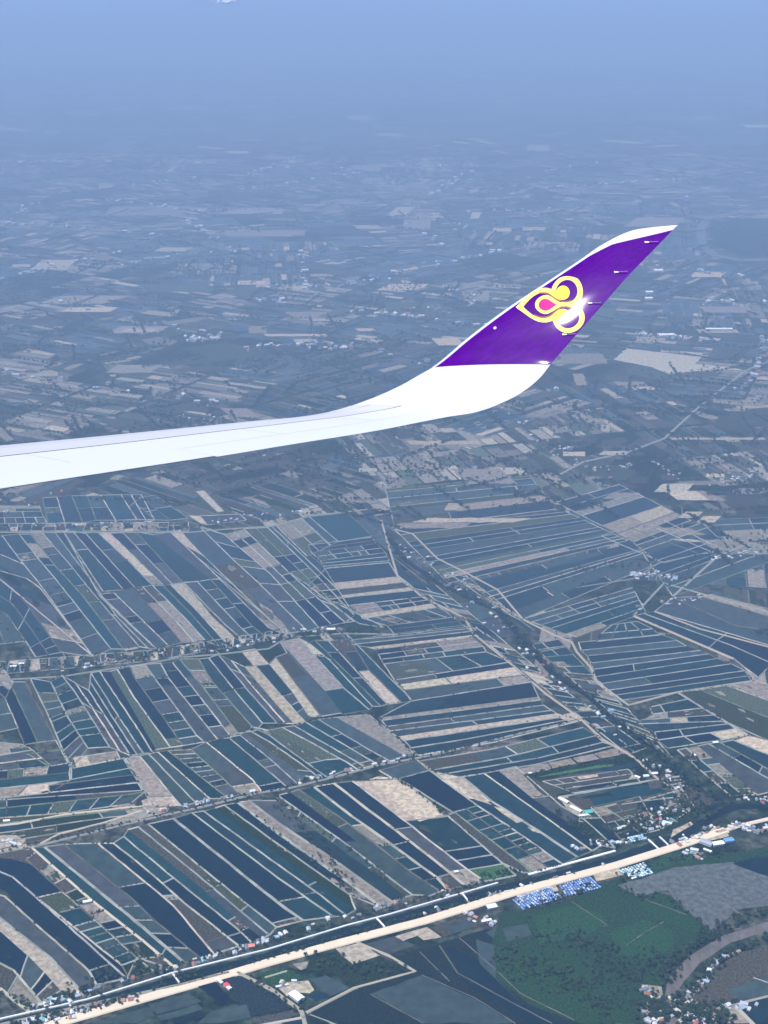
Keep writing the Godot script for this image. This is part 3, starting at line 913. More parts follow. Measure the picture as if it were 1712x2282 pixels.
func landscape() -> void:
	# the strip between the upper lane and the canal, from the left
	fan([[-833,2663,-710,2544],[-850,2735,-775,2681,-695,2576],[-883,2869,-730,2701,-664,2615],[-894,2914,-704,2722,-604,2590],[-907,2967,-857,2949,-615,2677,-594,2634],[-934,3076,-856,3026,-783,2944,-534,2654],[-941,3106,-841,3099,-728,2963,-683,2911,-524,2724],[-837,3148,-663,2940,-518,2782,-428,2678]], ">o r|n5 s2 n1 o1|_b|m|n8 n1|n|_o", 3.1)
	fan([[-783,2944,-684,2839,-551,2698],[-729,2967,-636,2859,-520,2719]], "e2.6 t2.1 s.9 t.9 t.9 s.9 t1.2 t1.1", 3.1)
	fan([[-551,2698,-527,2651],[-520,2719,-480,2678]], "g", 2)
	fan([[-841,3099,-729,2967,-636,2859,-520,2719],[-823,3133,-659,2935,-516,2780,-471,2729]], "o2 r1 e1 o1.6 g1.2 o.6 r1.4 r1.3 n1 w1 s1 g2", 3.1)
	fan([[-837,3148,-663,2940,-518,2782,-428,2678],[-808,3152,-526,2831,-424,2710],[-765,3164,-567,2940,-504,2855,-375,2707],[-685,3168,-552,3011,-471,2914,-361,2736],[-647,3168,-561,3068,-447,2923,-311,2765],[-628,3198,-445,2974,-318,2824,-284,2776],[-622,3228,-447,3019,-301,2835,-263,2792],[-599,3242,-395,2990,-249,2803],[-576,3254,-382,3011,-235,2832],[-518,3279,-237,2923,-178,2857],[-475,3306,-244,3022,-112,2872],[-448,3315,-247,3076,-142,2951,-83,2875],[-421,3328,-250,3120,-123,2965,-63,2897],[-399,3343,-253,3164,-77,2954],[-366,3355,-256,3212,-84,3006,-3,2904],[-339,3364,-259,3259,-119,3099,20,2925],[-269,3364,-197,3267,-109,3150,-5,3021,50,2947],[-269,3390,-180,3279,-88,3162,8,3030,65,2954],[-237,3404,-68,3180,51,3021,105,2951],[-217,3419,-108,3285,-18,3162,66,3041,128,2969],[-179,3432,-79,3290,19,3162,121,3024,147,2974],[-128,3450,-58,3347,68,3170,153,3043,184,2993],[-80,3460,70,3242,103,3190,194,3057,231,3008],[39,3473,157,3294,278,3082,305,3032]], "t8 t1|>m5 s1 s1 n1 s1|s4 n6|n6 r.4 o4 m1|t5 n6 n1|t9 o1 n1|_o6 m4|o5 ~e1 e2 s2|n9 o.3|>n8 t1.7|w8 t2|t7 t2.4|_g|n8 ~o2|>r|>m3 ~w6|_e2 l3 s3 e3|n5 ~s5|_l3 ~e1 s7|t4 r2 s1.2 t1 n1 w1|>n6 n3 o1|>n6 m5 r1.4|b6 w4.2 n1.2 n1.2 V1.5", 3.1)
	fan([[39,3473,170,3309],[118,3517,234,3340]], "n", 3.1)
	fan([[157,3294,278,3082,321,3044],[175,3309,314,3093,342,3044]], "o", 3.1)
	fan([[175,3309,314,3093,352,3044],[234,3340,320,3222,418,3078]], "t1 t1 t1 t1 t1 r1.3", 2.8)
	fan([[118,3517,234,3340,320,3222,418,3078],[202,3482,272,3358,375,3224,456,3108],[260,3501,383,3309,494,3135],[298,3515,380,3364,431,3288,518,3158],[345,3536,443,3338,490,3281,551,3148]], "b3.2 ~w2 ~t5|>w|n|_r3 m2 ~g3", 3.1)
	fld("b", [170,3471,202,3482,236,3426,258,3364,270,3343,230,3368,199,3426])
	fld("b", [273,3338,297,3325,338,3265,325,3259,291,3306])
	fld("b", [349,3242,375,3224,384,3208,360,3222])
	fld("b", [-39,3469,-15,3485,35,3475,71,3419,151,3302,87,3265,49,3319,5,3397])
	fld("o", [345,3533,367,3515,441,3386,426,3353,407,3386])
	# the built-up corner where the two canals meet
	fld("r", [344,3522,430,3555,438,3522,360,3496])
	fld("r", [432,3557,494,3579,506,3550,441,3526])
	fld("r", [499,3581,556,3603,570,3576,512,3555])
	fld("r", [559,3605,637,3642,656,3610,574,3579])
	fld("g", [365,3492,462,3529,670,3586,653,3552,484,3519,375,3469])
	fld("V", [393,3478,448,3505,558,3543,603,3548,599,3536,519,3515,446,3492])
	fld("w", [507,3512,598,3538,680,3569,669,3538,552,3499])
	fld("o", [390,3453,494,3499,660,3522,629,3469,404,3419])
	fld("b", [500,3482,552,3499,555,3485,505,3469])
	fld("o", [500,3453,632,3487,629,3469,510,3437])
	fld("n", [510,3441,581,3457,586,3444,490,3415])
	fld("e", [404,3419,481,3441,489,3408,430,3393])
	fld("b", [440,3382,461,3390,470,3371,518,3283,510,3277,485,3285,454,3332])
	fld("s", [470,3390,565,3426,577,3410,491,3375])
	fld("o", [455,3379,519,3375,528,3334,493,3321])
	fld("t", [520,3375,625,3401,580,3353,530,3332])
	fld("t", [564,3415,683,3446,722,3408,638,3379,583,3386])
	fld("o", [555,3332,622,3360,639,3311,579,3281])
	fld("o", [581,3279,640,3304,665,3252,603,3224])
	fld("w", [634,3353,695,3379,709,3332,649,3306])
	fld("m", [421,3336,479,3279,447,3265,431,3290])
	fld("n", [503,3273,514,3273,565,3188,556,3180])
	fld("g", [455,3259,499,3265,546,3168,512,3148])
	fld("o", [503,3188,528,3192,540,3158,517,3148])
	fld("w", [537,3259,572,3273,581,3256,546,3242])
	fld("s", [547,3238,582,3252,591,3236,556,3222])
	fld("g", [637,3300,720,3332,779,3290,737,3238,641,3188,612,3208])
	fld("b", [702,3228,752,3265,756,3252,690,3192])
	fld("o", [676,3475,750,3499,774,3441,679,3419])
	fld("o", [765,3453,804,3419,837,3353,787,3332,762,3375])
	fan([[719,3453,762,3469],[728,3437,774,3457],[735,3415,774,3441]], "n|n", 3.1)
	dike(pts([440,3382,505,3401,626,3446,771,3487]), 5)
	dike(pts([594,3345,646,3360,729,3379]), 4)
	dike(pts([553,3332,584,3281,622,3208]), 3)
	dike(pts([579,3281,650,3309]), 3)
	dike(pts([479,3279,535,3285]), 4)
	patch([517,3332,645,3384,669,3228,570,3184], 5, 4, 41, "owsretgo", 2.2)
	patch([645,3384,756,3437,776,3332,675,3232], 5, 4, 42, "owsgetro", 2.2)
	patch([408,3460,637,3522,661,3453,482,3401], 3, 4, 43, "oewobgr", 2.2)
	# ponds between the village lane and the upper lane
	fan([[-1174,4056,-1082,3926,-1006,3748,-967,3654],[-1094,4032,-934,3667],[-1048,4032,-888,3679],[-1039,4056,-932,3809,-818,3526],[-974,4032,-880,3809,-793,3635],[-950,4077,-893,3972,-736,3642],[-852,3975,-673,3595],[-867,4092,-771,3882,-640,3605],[-843,4101,-689,3772,-617,3613],[-812,4101,-700,3841,-610,3627],[-793,4116,-713,3929,-572,3639],[-758,4131,-733,4059,-630,3844,-540,3649],[-716,4150,-622,3946,-510,3707,-485,3669],[-670,4156,-631,4053,-451,3684],[-635,4162,-545,3975,-414,3695],[-617,4187,-523,3995,-398,3717],[-559,4187,-505,4041,-351,3733],[-529,4193,-419,3952,-336,3777],[-503,4218,-386,3963,-295,3777],[-417,4134,-299,3876,-249,3774],[-384,4140,-305,3969,-217,3782],[-344,4150,-264,3966,-207,3809],[-327,4199,-175,3817],[-295,4228,-121,3836],[-321,4309,-172,3977,-114,3830],[-264,4335,-114,3989,-40,3855],[-234,4302,-164,4181,-32,3876],[-214,4322,-9,3879],[-171,4315,10,3890],[-145,4322,-76,4104,13,3890],[-106,4329,-45,4113,50,3901],[-121,4379,-12,4125,82,3912]], "n|s|>o|t2 l1.3 s1 s1 t.5 w1.4 t1 n1 m1 m1|t1 s1 t1.2 w1 r.6 s1 t1 t.8 t1.6|w4 m6|w|t|n1 ~n3|_l|n9 ~l1|r2 s2 n2 m2 t1.3 s1.2 t1.2 s1|s2 n1 ~m7|w1 n2 t1.1 n1.1 s1.1 n1.3 m1.3|t2 ~m6 r1|l2 r2 e.6 V.3 s2 m1 e4|w5 s5|n5 t5|s2 m7|_b|w7 m2 w1.5 s2|_b|o3 ~s5|_s|_r5 ~r2 t3|b2 t6|w3 t7|t2 n4 w4|o4 n2 t3|_o2 w3 b5|t", 2.8)
	fan([[-1229,4279,-1083,4032],[-1140,3918,-1082,3926],[-1088,3705,-1006,3748]], "r|s", 2.8)
	fan([[-1081,3674,-967,3654],[-1058,3581,-940,3625],[-1039,3505,-871,3538]], "r|m", 2.8)
	fan([[-826,3581,-714,3617],[-807,3531,-698,3581]], "b2 ~r4", 3.1)
	fan([[-950,3605,-859,3625],[-874,3536,-826,3557]], "m", 3.1)
	fan([[-1039,3505,-871,3538,-822,3557],[-1028,3460,-818,3505],[-1017,3415,-807,3464],[-1006,3371,-851,3401]], "t1 n2 l2 r3 w3|t|r2 b2", 2.8)
	fan([[-816,3526,-684,3581],[-805,3469,-661,3529],[-858,3437,-647,3494],[-849,3404,-632,3453],[-1005,3364,-938,3371,-615,3415],[-994,3319,-648,3393,-608,3406],[-983,3277,-785,3306,-636,3349],[-975,3244,-771,3294,-600,3332],[-965,3204,-888,3224,-681,3285,-578,3300],[-954,3158,-748,3228,-585,3306],[-946,3125,-854,3168,-714,3224,-601,3273]], "t|t|n|n|s1 n3 ~o3|t1 t1 t1 l1 t1 t1 s1|e4 n2 r1|>w2 g3 s2|e3 g3 b1|b2 o4 r2", 2.8)
	fld("b", [-964,3198,-889,3204,-836,3158,-843,3139,-945,3120])
	fld("b", [-610,3364,-579,3386,-538,3375,-525,3343,-584,3300])
	fld("r", [-649,3328,-590,3343,-540,3306,-602,3275,-627,3290])
	fan([[-690,3581,-572,3332],[-648,3593,-524,3368,-505,3336],[-603,3613,-438,3373],[-577,3622,-393,3375],[-515,3627,-365,3397],[-480,3669,-337,3466,-309,3406],[-422,3695,-273,3471,-247,3430],[-392,3707,-304,3581,-220,3446],[-382,3725,-307,3625,-204,3487],[-370,3735,-310,3672,-191,3515,-167,3475],[-366,3756,-313,3707,-163,3501,-146,3480],[-315,3735,-237,3654,-96,3519],[-279,3751,-197,3667,-97,3557,-65,3515],[-247,3761,-75,3564,-48,3531],[-182,3798,-34,3620,17,3564],[-133,3811,54,3593],[-43,3828,17,3730,86,3595]], "r8 b2|s|w|o1 s1 s1 n1 s1 m1 s1.2 n1 m2.4|s7 ~m4 r2|t9 n1|w4 m1 m3|m|_e7 s1|w|l6 t2|_l6 t2|s8 o1|t7 s3 o1|s|_r", 2.8)
	# ponds right of the diagonal dike, running across
	fan([[-200,4912,19,4966],[-255,4760,46,4839],[-237,4705,67,4787],[-208,4656,84,4744],[-191,4638,99,4717],[-114,4590,137,4664],[-77,4517,156,4608],[-66,4485,171,4571],[11,4430,242,4503],[32,4369,275,4440],[-99,4325,32,4348,282,4413],[-98,4289,292,4392],[-50,4270,280,4362],[-25,4254,275,4345],[-8,4184,305,4276],[0,4153,312,4237],[32,4044,380,4165],[44,4015,386,4131],[58,3977,409,4077],[79,3910,431,4032],[-14,3809,55,3830,442,3938],[-7,3793,446,3915],[7,3756,452,3885],[15,3730,472,3852],[35,3700,483,3836],[55,3677,506,3814],[91,3595,295,3667,553,3796]], "w|_b|o|_b|w|r3 t2 n2 n2|_b|s1 o1 s1 m1 s1 s1|w|w4 n4|s|w|_b2 b3|n2 o3 r3|n2 w2 s2 t2 t2|l3 ~s1 t2 w2|m1 n2|_b2 b3|s4 s3 r2|w2 ~n4|_r|w|m2 s3|s3 w3|_b|w", 2.8)
	fan([[93,3564,305,3635,548,3751],[125,3517,313,3581,579,3705],[140,3492,408,3581,592,3667],[155,3469,261,3501,405,3550,620,3649]], "o3 ~s2 l2 t3|w3 t2 w2|w", 2.8)
	fan([[-13,3515,88,3571],[28,3469,119,3517]], "s", 2.8)
	fld("b", [481,3814,527,3841,555,3809,509,3788])
	# left middle ponds
	fan([[-1450,5179,-1389,4932],[-1397,5229,-1269,4974,-1162,4771,-880,4203],[-1337,5243,-1208,4987,-1105,4791,-835,4257],[-1296,5243,-1146,4941,-1005,4683,-797,4257],[-1257,5262,-1104,4966,-963,4683,-751,4273],[-1212,5266,-998,4811,-855,4496,-723,4263],[-1180,5271,-940,4664,-696,4257]], "w3 s3 ~t5|w3 l1 s3 s2 s1 n.5 s1 n1 s2 s2|t1.4 r2 n1 t4 ~t6|r2 m1 s2 t2 l2 s2 m3|s4 ~w5 m3|w3 s5 m4", 2.8)
	fan([[-1389,4932,-1221,4702,-983,4234],[-1216,4819,-1155,4740,-880,4203]], "w5 ~m4 r2 m2", 2.8)
	fan([[-1307,4597,-1217,4524,-1109,4315,-1053,4199],[-1389,4932,-1221,4702,-983,4234]], "t7 t4 w2", 2.8)
	fan([[-1279,4482,-1229,4279],[-1307,4597,-1217,4524,-1109,4315]], "s", 2.8)
	fan([[-1180,5271,-938,4709],[-1148,5276,-871,4721],[-1093,5248,-836,4740],[-1054,5266,-880,4953,-780,4760]], "s3 t6|n|w3 s2 t4", 2.8)
	fan([[-944,4683,-696,4257],[-898,4694,-661,4279],[-842,4736,-709,4478,-625,4305],[-780,4760,-623,4461,-550,4312],[-745,4760,-633,4546,-506,4279],[-721,4767,-604,4546,-477,4279],[-678,4787,-557,4510,-461,4329]], "n1 m3 n1 s4|s6 n2 s2|_o3 r7|t|w|b", 2.8)
	fan([[-1054,5266,-880,4953,-780,4760],[-1005,5252,-742,4760],[-958,5257,-713,4767],[-912,5266,-677,4779],[-845,5238,-589,4811],[-786,5266,-555,4811],[-756,5290,-667,5090,-568,4887,-432,4612,-313,4372]], "b2 b3 r1|n1 ~m2|m2 n3 m3|t2 ~w2|_m|b2 w2 t2 o1", 2.8)
	fan([[-678,4787,-508,4447,-440,4329],[-632,4791,-459,4430,-405,4329],[-589,4811,-418,4430,-372,4352],[-561,4819,-363,4413,-313,4365]], "m|t1 s1 w1 s1 n1 t1|w4 n5", 2.8)
	fan([[-756,5290,-667,5090,-568,4887,-432,4612,-313,4372],[-685,5323,-541,5017,-423,4779,-240,4389],[-584,5238,-392,4867,-205,4416],[-518,5299,-329,4879,-123,4454],[-431,5313,-251,4899,-95,4510],[-403,5337,-211,4932],[-309,5409,-192,5125]], "s5 ~o3 ~m5|s2 w2 l1 s2 m2 s3|r1 n1 r3 m2 l2 n3|l4 n2 l2 t4|s2 t6|n", 2.8)
	fan([[-403,5337,-271,5025],[-309,5409,-192,5125]], "r3 l3", 2.8)
	fan([[-309,5409,-192,5134],[-282,5429,-164,5166],[-138,5473,-43,5225]], "s|t", 2.8)
	fan([[-273,5134,-43,5211],[-257,5060,-26,5148],[-222,4983,6,5060],[-209,4932,19,4983]], "w|s1 t1 s1 n1|t", 2.8)
	fan([[-329,4879,-123,4454],[-255,4760,-94,4464]], "t4 s3", 2.8)
	fan([[-191,4638,-80,4447],[-141,4590,6,4413]], "t", 2.8)
	fan([[-1543,5559,-1328,5549],[-1523,5478,-1308,5488],[-1492,5351,-1260,5361]], "r|n1 s1 t1", 2.8)
	fan([[-1335,5642,-1253,5351],[-1281,5652,-1194,5365],[-1226,5668,-1126,5365],[-1165,5668,-1080,5390],[-1113,5673,-1008,5390],[-1034,5679,-930,5399],[-955,5679,-861,5390]], "n1 l.5 t1|w|t1 w1|s1 w1|t|w", 2.8)
	fan([[-984,5528,-918,5399],[-951,5652,-802,5390],[-901,5673,-738,5414]], "w|s1 t1", 2.8)
	fan([[-746,5716,-636,5478],[-713,5727,-610,5488]], "b", 2.8)
	fan([[-745,5448,-689,5361],[-698,5438,-659,5342],[-547,5458,-516,5390]], "b|m", 2.8)
	# right of the diagonal canal
	fan([[602,4305,868,4362],[602,4247,909,4319],[618,4209,930,4279],[622,4159,965,4247],[626,4116,987,4222],[612,4062,1008,4190],[626,4018,1041,4153],[640,3975,1071,4107],[670,3912,846,3966,1077,4038]], "w|s|w|s|n1 w2|w|s1 w2|w", 2.8)
	fan([[724,4437,807,4464],[680,4372,847,4406],[658,4312,860,4358]], "t1 t1 t1 t1|s1 t1 t1 t1", 2.8)
	fan([[802,4507,1056,4187,1101,4062],[876,4542,1226,4250],[955,4656,1114,4430,1258,4379],[1046,4664,1279,4464],[1094,4683,1296,4535]], "w4 n3|s|m|r", 2.8)
	fan([[753,3874,870,3924],[752,3830,900,3868],[715,3796,929,3825],[699,3772,938,3788],[741,3725,953,3772],[740,3679,966,3743],[762,3635,997,3705]], "s1 w3|r1 o2|s2 b1 n2|w|n1 w2|w1 n1 b1", 2.8)
	fan([[784,3625,877,3386],[810,3635,907,3393],[843,3647,947,3393],[875,3659,1023,3424],[907,3667,1035,3475],[946,3679,1057,3562],[993,3707,1079,3654]], "o2 t2 o2 g2|r2 s1 r2 l2 e1|_m|s1 n1 s1|w|b", 2.8)
	fan([[846,3966,947,3785,1075,3635],[913,3980,1108,3769],[997,4009,1134,3876],[1077,4038,1165,4003]], "e|l|r", 3.2)
	patch([279,4779,901,5157,962,4962,444,4482], 7, 3, 3, "wwstsmw", 2.8)
	patch([444,4482,835,4740,847,4535,601,4345], 4, 3, 4, "wtsr", 2.8)
	patch([911,5134,1182,5365,1417,5025,957,4664], 4, 2, 5, "wwss", 2.8)
	patch([1186,5390,1519,5438,1422,5047,1247,5047], 3, 3, 6, "rrws", 2.8)
	patch([40,5294,692,5488,885,5179,218,4779], 8, 2, 7, "smwsler", 2.8)
	patch([7,5749,593,5916,660,5513,40,5304], 6, 3, 8, "wsrerml", 2.8)
	patch([668,5590,943,5803,1153,5390,903,5166], 5, 3, 9, "wsrmrb", 2.8)
	fan([[978,4962,794,5225],[1120,5047,906,5318],[1220,5068,1052,5390]], "w|w", 2.8)
	# house plots along the village lane
	patch([-1200,4159,-1179,4074,-710,4171,-721,4247], 22, 2, 31, "owsrbeog", 2.4)
	patch([-714,4247,-703,4171,-302,4345,-306,4406], 20, 2, 32, "owsrbeog", 2.4)
	patch([-1492,5351,-1474,5276,-721,5276,-732,5370], 20, 2, 33, "owsrbeog", 2.4)
	# small plots along the diagonal canal
	patch([63,4819,175,4760,470,4092,406,4122], 17, 2, 21, "wsrtwon", 2.5)
	patch([409,4110,474,4068,702,3635,649,3600], 14, 2, 22, "wsrtwonb", 2.5)
	patch([455,4289,542,4329,677,3876,601,3924], 12, 2, 23, "orwsotr", 2.5)
	patch([606,3912,686,3863,765,3581,719,3649], 8, 2, 24, "owsrt", 2.5)
	patch([208,4899,276,4859,442,4464,384,4546], 8, 1, 25, "owsro", 2.5)
	# far patches that can be told apart
	fld("b", [1308,8052,1674,7867,1614,7716,1777,7661,1842,7589,1685,7607,1440,7518,1373,7661,1202,7810])
	fld("b", [94,6390,408,6390,428,6331,117,6331])
	fld("b", [416,6020,565,6020,594,5927,447,5927])
	fld("r", [276,6002,480,6002,538,5809,340,5809])
	fld("r", [147,6044,241,6044,238,5962,146,5962])
	fld("b", [-104,6008,-30,6008,-29,5962,-103,5962])
	fld("b", [250,5579,302,5579,281,5498,230,5498])
	fld("b", [168,5414,557,5414,485,5365,99,5365])
	fld("r", [60,5361,329,5361,286,5304,20,5304])
	fld("r", [1104,5727,1264,5727,1339,5610,1182,5610])
	fld("b", [1118,5809,1244,5809,1190,5711,1066,5711])
	fld("b", [1107,5722,1231,5722,1267,5616,1145,5616])
	fld("b", [1150,5483,1218,5483,1178,5414,1110,5414])
	fld("b", [1209,5434,1276,5434,1236,5365,1168,5365])
	fld("r", [1009,5308,1126,5308,1184,5234,1069,5234])
	fld("b", [1034,5193,1116,5193,1176,5166,1094,5166])
	fld("r", [1136,5188,1283,5188,1330,5081,1186,5081])
	fld("r", [1415,5759,1558,5759,1477,5684,1335,5684])
	fld("r", [909,5705,1016,5705,955,5631,850,5631])
	fld("b", [1320,5939,1394,5939,1384,5893,1311,5893])
	fld("o", [998,5899,1080,5899,1067,5820,986,5820])
	fld("b", [-2384,10601,-2135,10601,-2140,10247,-2382,10247])
	fld("b", [-1613,11077,-1385,11077,-1431,10917,-1655,10917])
	fld("r", [-2000,9412,-1581,9412,-1708,9178,-2117,9178])
	fld("b", [-1893,9077,-1596,9077,-1630,8954,-1923,8954])
	fld("r", [-1510,8581,-1228,8581,-1265,8405,-1542,8405])
	fld("b", [-1464,8514,-1286,8514,-1307,8448,-1484,8448])
	fld("b", [-2547,10437,-2424,10437,-2403,10341,-2525,10341])
	fld("l", [-1585,9813,-1150,9813,-1063,9533,-1487,9533])
	fld("r", [-1376,7707,-1143,7707,-1185,7545,-1413,7545])
	fld("o", [-996,7030,-782,7030,-847,6847,-1056,6847])
	fld("r", [-767,6899,-641,6899,-571,6752,-694,6752])
	fld("b", [113,12971,196,12971,102,12547,22,12547])
	fld("b", [189,12971,272,12971,176,12547,95,12547])
	fld("l", [608,12732,868,12732,833,12192,584,12192])
	fld("b", [728,12685,802,12685,761,12367,689,12367])
	fld("b", [406,12662,472,12662,426,12389,361,12389])
	fld("r", [287,12827,437,12827,361,12235,218,12235])
	fld("b", [-246,12043,-49,12043,-7,11876,-201,11876])
	fld("b", [850,11917,989,11917,976,11754,839,11754])
	fld("r", [158,12323,374,12323,360,11855,153,11855])
	fld("b", [1080,11959,1255,11959,1238,11794,1066,11794])
	fld("l", [1328,12301,1471,12301,1405,12085,1264,12085])
	fld("b", [-952,9878,-777,9878,-768,9749,-941,9749])
	fld("b", [-828,9784,-741,9784,-733,9671,-819,9671])
	fld("b", [-586,9692,-482,9692,-478,9595,-580,9595])
	fld("b", [38,9770,298,9770,213,9574,-43,9574])
	fld("r", [-603,8954,-336,8954,-225,8764,-486,8764])
	fld("b", [-508,8770,-324,8770,-229,8712,-411,8712])
	fld("l", [-275,9065,-113,9065,-236,8799,-394,8799])
	fld("r", [-772,8581,-669,8581,-657,8405,-757,8405])
	fld("b", [-676,8389,-324,8389,-307,8335,-657,8335])
	fld("b", [-498,8267,-374,8267,-372,8204,-495,8204])
	fld("b", [-166,8531,-64,8531,-43,8454,-144,8454])
	fld("l", [-5,9229,324,9229,346,8930,27,8930])
	fld("b", [263,8288,412,8288,444,8123,297,8123])
	fld("r", [492,9533,661,9533,644,9267,479,9267])
	fld("b", [2080,10170,2290,10170,2217,9988,2010,9988])
	fld("r", [1898,9102,2196,9102,2200,8930,1908,8930])
	fld("b", [1767,8503,1996,8503,1997,8416,1771,8416])
	fld("r", [1809,8764,1914,8764,1832,8559,1729,8559])
	fld("l", [1241,9065,1403,9065,1323,8729,1167,8729])
	fld("r", [926,7934,1164,7934,1164,7726,931,7726])
	fld("r", [957,7527,1012,7527,998,7304,945,7304])
	fld("r", [1140,7371,1296,7371,1313,7254,1159,7254])
	fld("b", [1212,7275,1345,7275,1353,7217,1221,7217])
	fld("l", [815,6687,917,6687,938,6534,838,6534])
	fld("b", [980,6624,1021,6624,1007,6527,967,6527])
	fld("o", [1838,8052,1983,8052,1851,7800,1710,7800])
	fld("l", [1784,8072,1833,8072,1716,7781,1669,7781])
	fld("b", [1255,6436,1670,6436,1674,6403,1261,6403])
	fld("b", [941,6242,1056,6242,1025,6186,910,6186])
	fld("b", [765,6233,861,6233,853,6171,758,6171])
	fld("r", [-1827,12922,-850,12922,-829,12593,-1783,12593])
	fld("r", [-1230,11815,-608,11815,-595,11536,-1203,11536])
	fld("r", [-2291,12995,-1610,12995,-1628,12524,-2285,12524])
	fld("l", [-1794,21280,-1309,21280,-1226,19872,-1680,19872])
	fld("r", [-477,20670,-183,20670,-179,20207,-467,20207])
	fld("l", [-1854,18731,-1479,18731,-1436,18160,-1800,18160])
	fld("b", [-1695,16850,-1462,16850,-1446,16652,-1676,16652])
	fld("r", [-1926,16122,-1694,16122,-1716,15797,-1944,15797])
	fld("b", [-1959,16085,-1894,16085,-1866,15833,-1930,15833])
	fld("r", [-321,15675,41,15675,-48,15201,-399,15201])
	fld("r", [1593,17407,1843,17407,1785,16830,1543,16830])
	fld("b", [4490,19548,4825,19548,4750,19233,4421,19233])
	fld("r", [2038,12412,2436,12412,2258,11980,1873,11980])
	fld("r", [-85,18585,234,18585,231,18300,-84,18300])
	fld("r", [-66,14274,430,14274,417,13822,-64,13822])
	fld("r", [-549,13396,-198,13396,-194,13093,-537,13093])
	fld("b", [-989,16049,-915,16049,-905,15868,-978,15868])
	fld("b", [-995,15623,-950,15623,-940,15451,-985,15451])
	fld("g", [2534,11980,2823,12345,3236,12412,2819,10718,2503,10718,2411,11195])
	road("far_river", "R", 70, [2794,10618,2474,10584,2328,10787,2329,11195,2451,11876,2620,12412,2892,12662,3309,12709], 0.9)
	road("country_road", "a", 10, [2131,7924,1847,7589,1487,6937,1229,6420,1042,6227,834,6092,702,5904], 2.4)
	road("country_road", "a", 8, [957,4664,1179,5025,1483,5294], 2.3)
	# land south of the sandy road
	fld("x", [-344,2657,-290,2662,-182,2557,-271,2528])
	fld("n", [-384,2627,-352,2647,-303,2578,-333,2568])
	fld("s", [-478,2569,-400,2605,-370,2579,-455,2539])
	fld("s", [-586,2511,-477,2562,-459,2534,-496,2511])
	fld("s", [-348,2548,-278,2569,-266,2528,-336,2511,-371,2511])
	fld("n", [-426,2519,-366,2544,-357,2530,-407,2511])
	fld("s", [-455,2534,-378,2572,-365,2555,-444,2519])
	fld("o", [-265,2525,-186,2552,-167,2539,-228,2511,-264,2511])
	fld("w", [-229,2513,-167,2530,-157,2511])
	fld("G", [-269,2668,-212,2690,-181,2671,-164,2653,-225,2625])
	fld("o", [-204,2701,-158,2716,-147,2701,-170,2681,-194,2686])
	fld("r", [-193,2701,-157,2712,-155,2693,-175,2681])
	fld("g", [-158,2716,-106,2744,-62,2698,-6,2719,41,2678,-52,2619,-109,2671,-165,2678])
	fld("s", [-154,2649,-120,2663,-70,2622,-111,2595])
	fld("w", [-159,2598,-134,2615,-111,2595,-138,2581])
	fld("b", [-221,2627,-201,2641,-157,2646,-143,2615,-152,2605,-185,2608,-198,2595])
	fld("b", [-104,2755,-54,2774,-6,2732,-66,2701])
	fld("o", [-49,2779,-6,2735,65,2693,4,2716])
	fld("m", [-40,2771,23,2798,69,2766,11,2735])
	fld("b", [23,2798,58,2816,72,2800,41,2782])
	fld("b", [58,2816,94,2832,125,2795,86,2784])
	fld("o", [102,2831,203,2880,225,2844,130,2795])
	fld("s", [127,2834,177,2860,198,2835,150,2808])
	fld("x", [18,2724,129,2779,224,2824,289,2844,312,2771,236,2787,237,2656,294,2569,387,2511,-148,2511,-149,2539,-61,2615,67,2674])
	fld("s", [223,2811,250,2840,290,2847,304,2787,263,2755])
	fld("n", [134,2763,194,2716,268,2583,352,2511,289,2511,179,2627])
	fld("s", [-28,2602,78,2663,183,2589,262,2511,79,2511])
	fld("s", [198,2787,244,2763,232,2656,277,2576,202,2701])
	dike(pts([119,2765,154,2671,267,2569,334,2511]), 3, "o")
	dike(pts([77,2743,136,2644]), 3, "o")
	dike(pts([79,2665,183,2592,262,2511]), 2, "o")
	dike(pts([-28,2602,79,2511]), 2, "o")
	dike(pts([164,2792,213,2716,279,2605,380,2521]), 2, "o")
	dike(pts([-149,2539,-58,2487]), 3)
	fld("H", [255,2886,323,2894,418,2937,508,3008,585,3035,676,3082,833,3129,957,3158,945,3110,823,3082,683,3063,532,2990,572,2954,624,2963,649,2928,718,2811,674,2771,596,2686,571,2590,519,2583,512,2511,387,2511,294,2569,232,2656,234,2779,250,2844])
	fld("G", [568,2928,620,2967,647,2949,670,2877,718,2811,672,2814,634,2844,594,2869])
	fld("G", [331,2869,415,2911,482,2886,486,2840,431,2795,332,2771])
	fld("G", [491,2811,577,2860,629,2819,619,2763,573,2716,500,2732])
	fld("G", [252,2739,369,2763,446,2686,469,2583,486,2511,396,2511,303,2569,237,2656])
	fld("G", [662,3120,739,3139,725,3091,608,3054])
	fld("s", [259,2827,314,2844,320,2803,265,2779])
	fld("f", [535,2990,673,3063,814,3087,922,3013,900,2925,782,2894,716,2814,651,2942,646,2972,571,2946])
	fld("n", [814,3080,881,3108,942,3095,919,3002])
	fld("o", [690,2686,763,2744,863,2774,831,2644,653,2552,622,2583])
	fld("s", [703,2612,841,2686,825,2619,724,2581])
	fld("w", [712,2569,821,2605,798,2511,744,2511,726,2548])
	fld("r", [682,2555,711,2562,735,2511,682,2511])
	fld("r", [532,2634,572,2627,569,2590,533,2583])
	dike(pts([535,2990,598,2928,670,2877]), 2, "o")
	dike(pts([704,3063,735,2954,794,2877]), 2, "o")
	dike(pts([518,2763,558,2803,616,2852]), 3, "o")
	dike(pts([422,2928,490,2839,480,2834]), 2, "o")
	dike(pts([723,2576,823,2612]), 3)
	dike(pts([768,2656,825,2619]), 3)
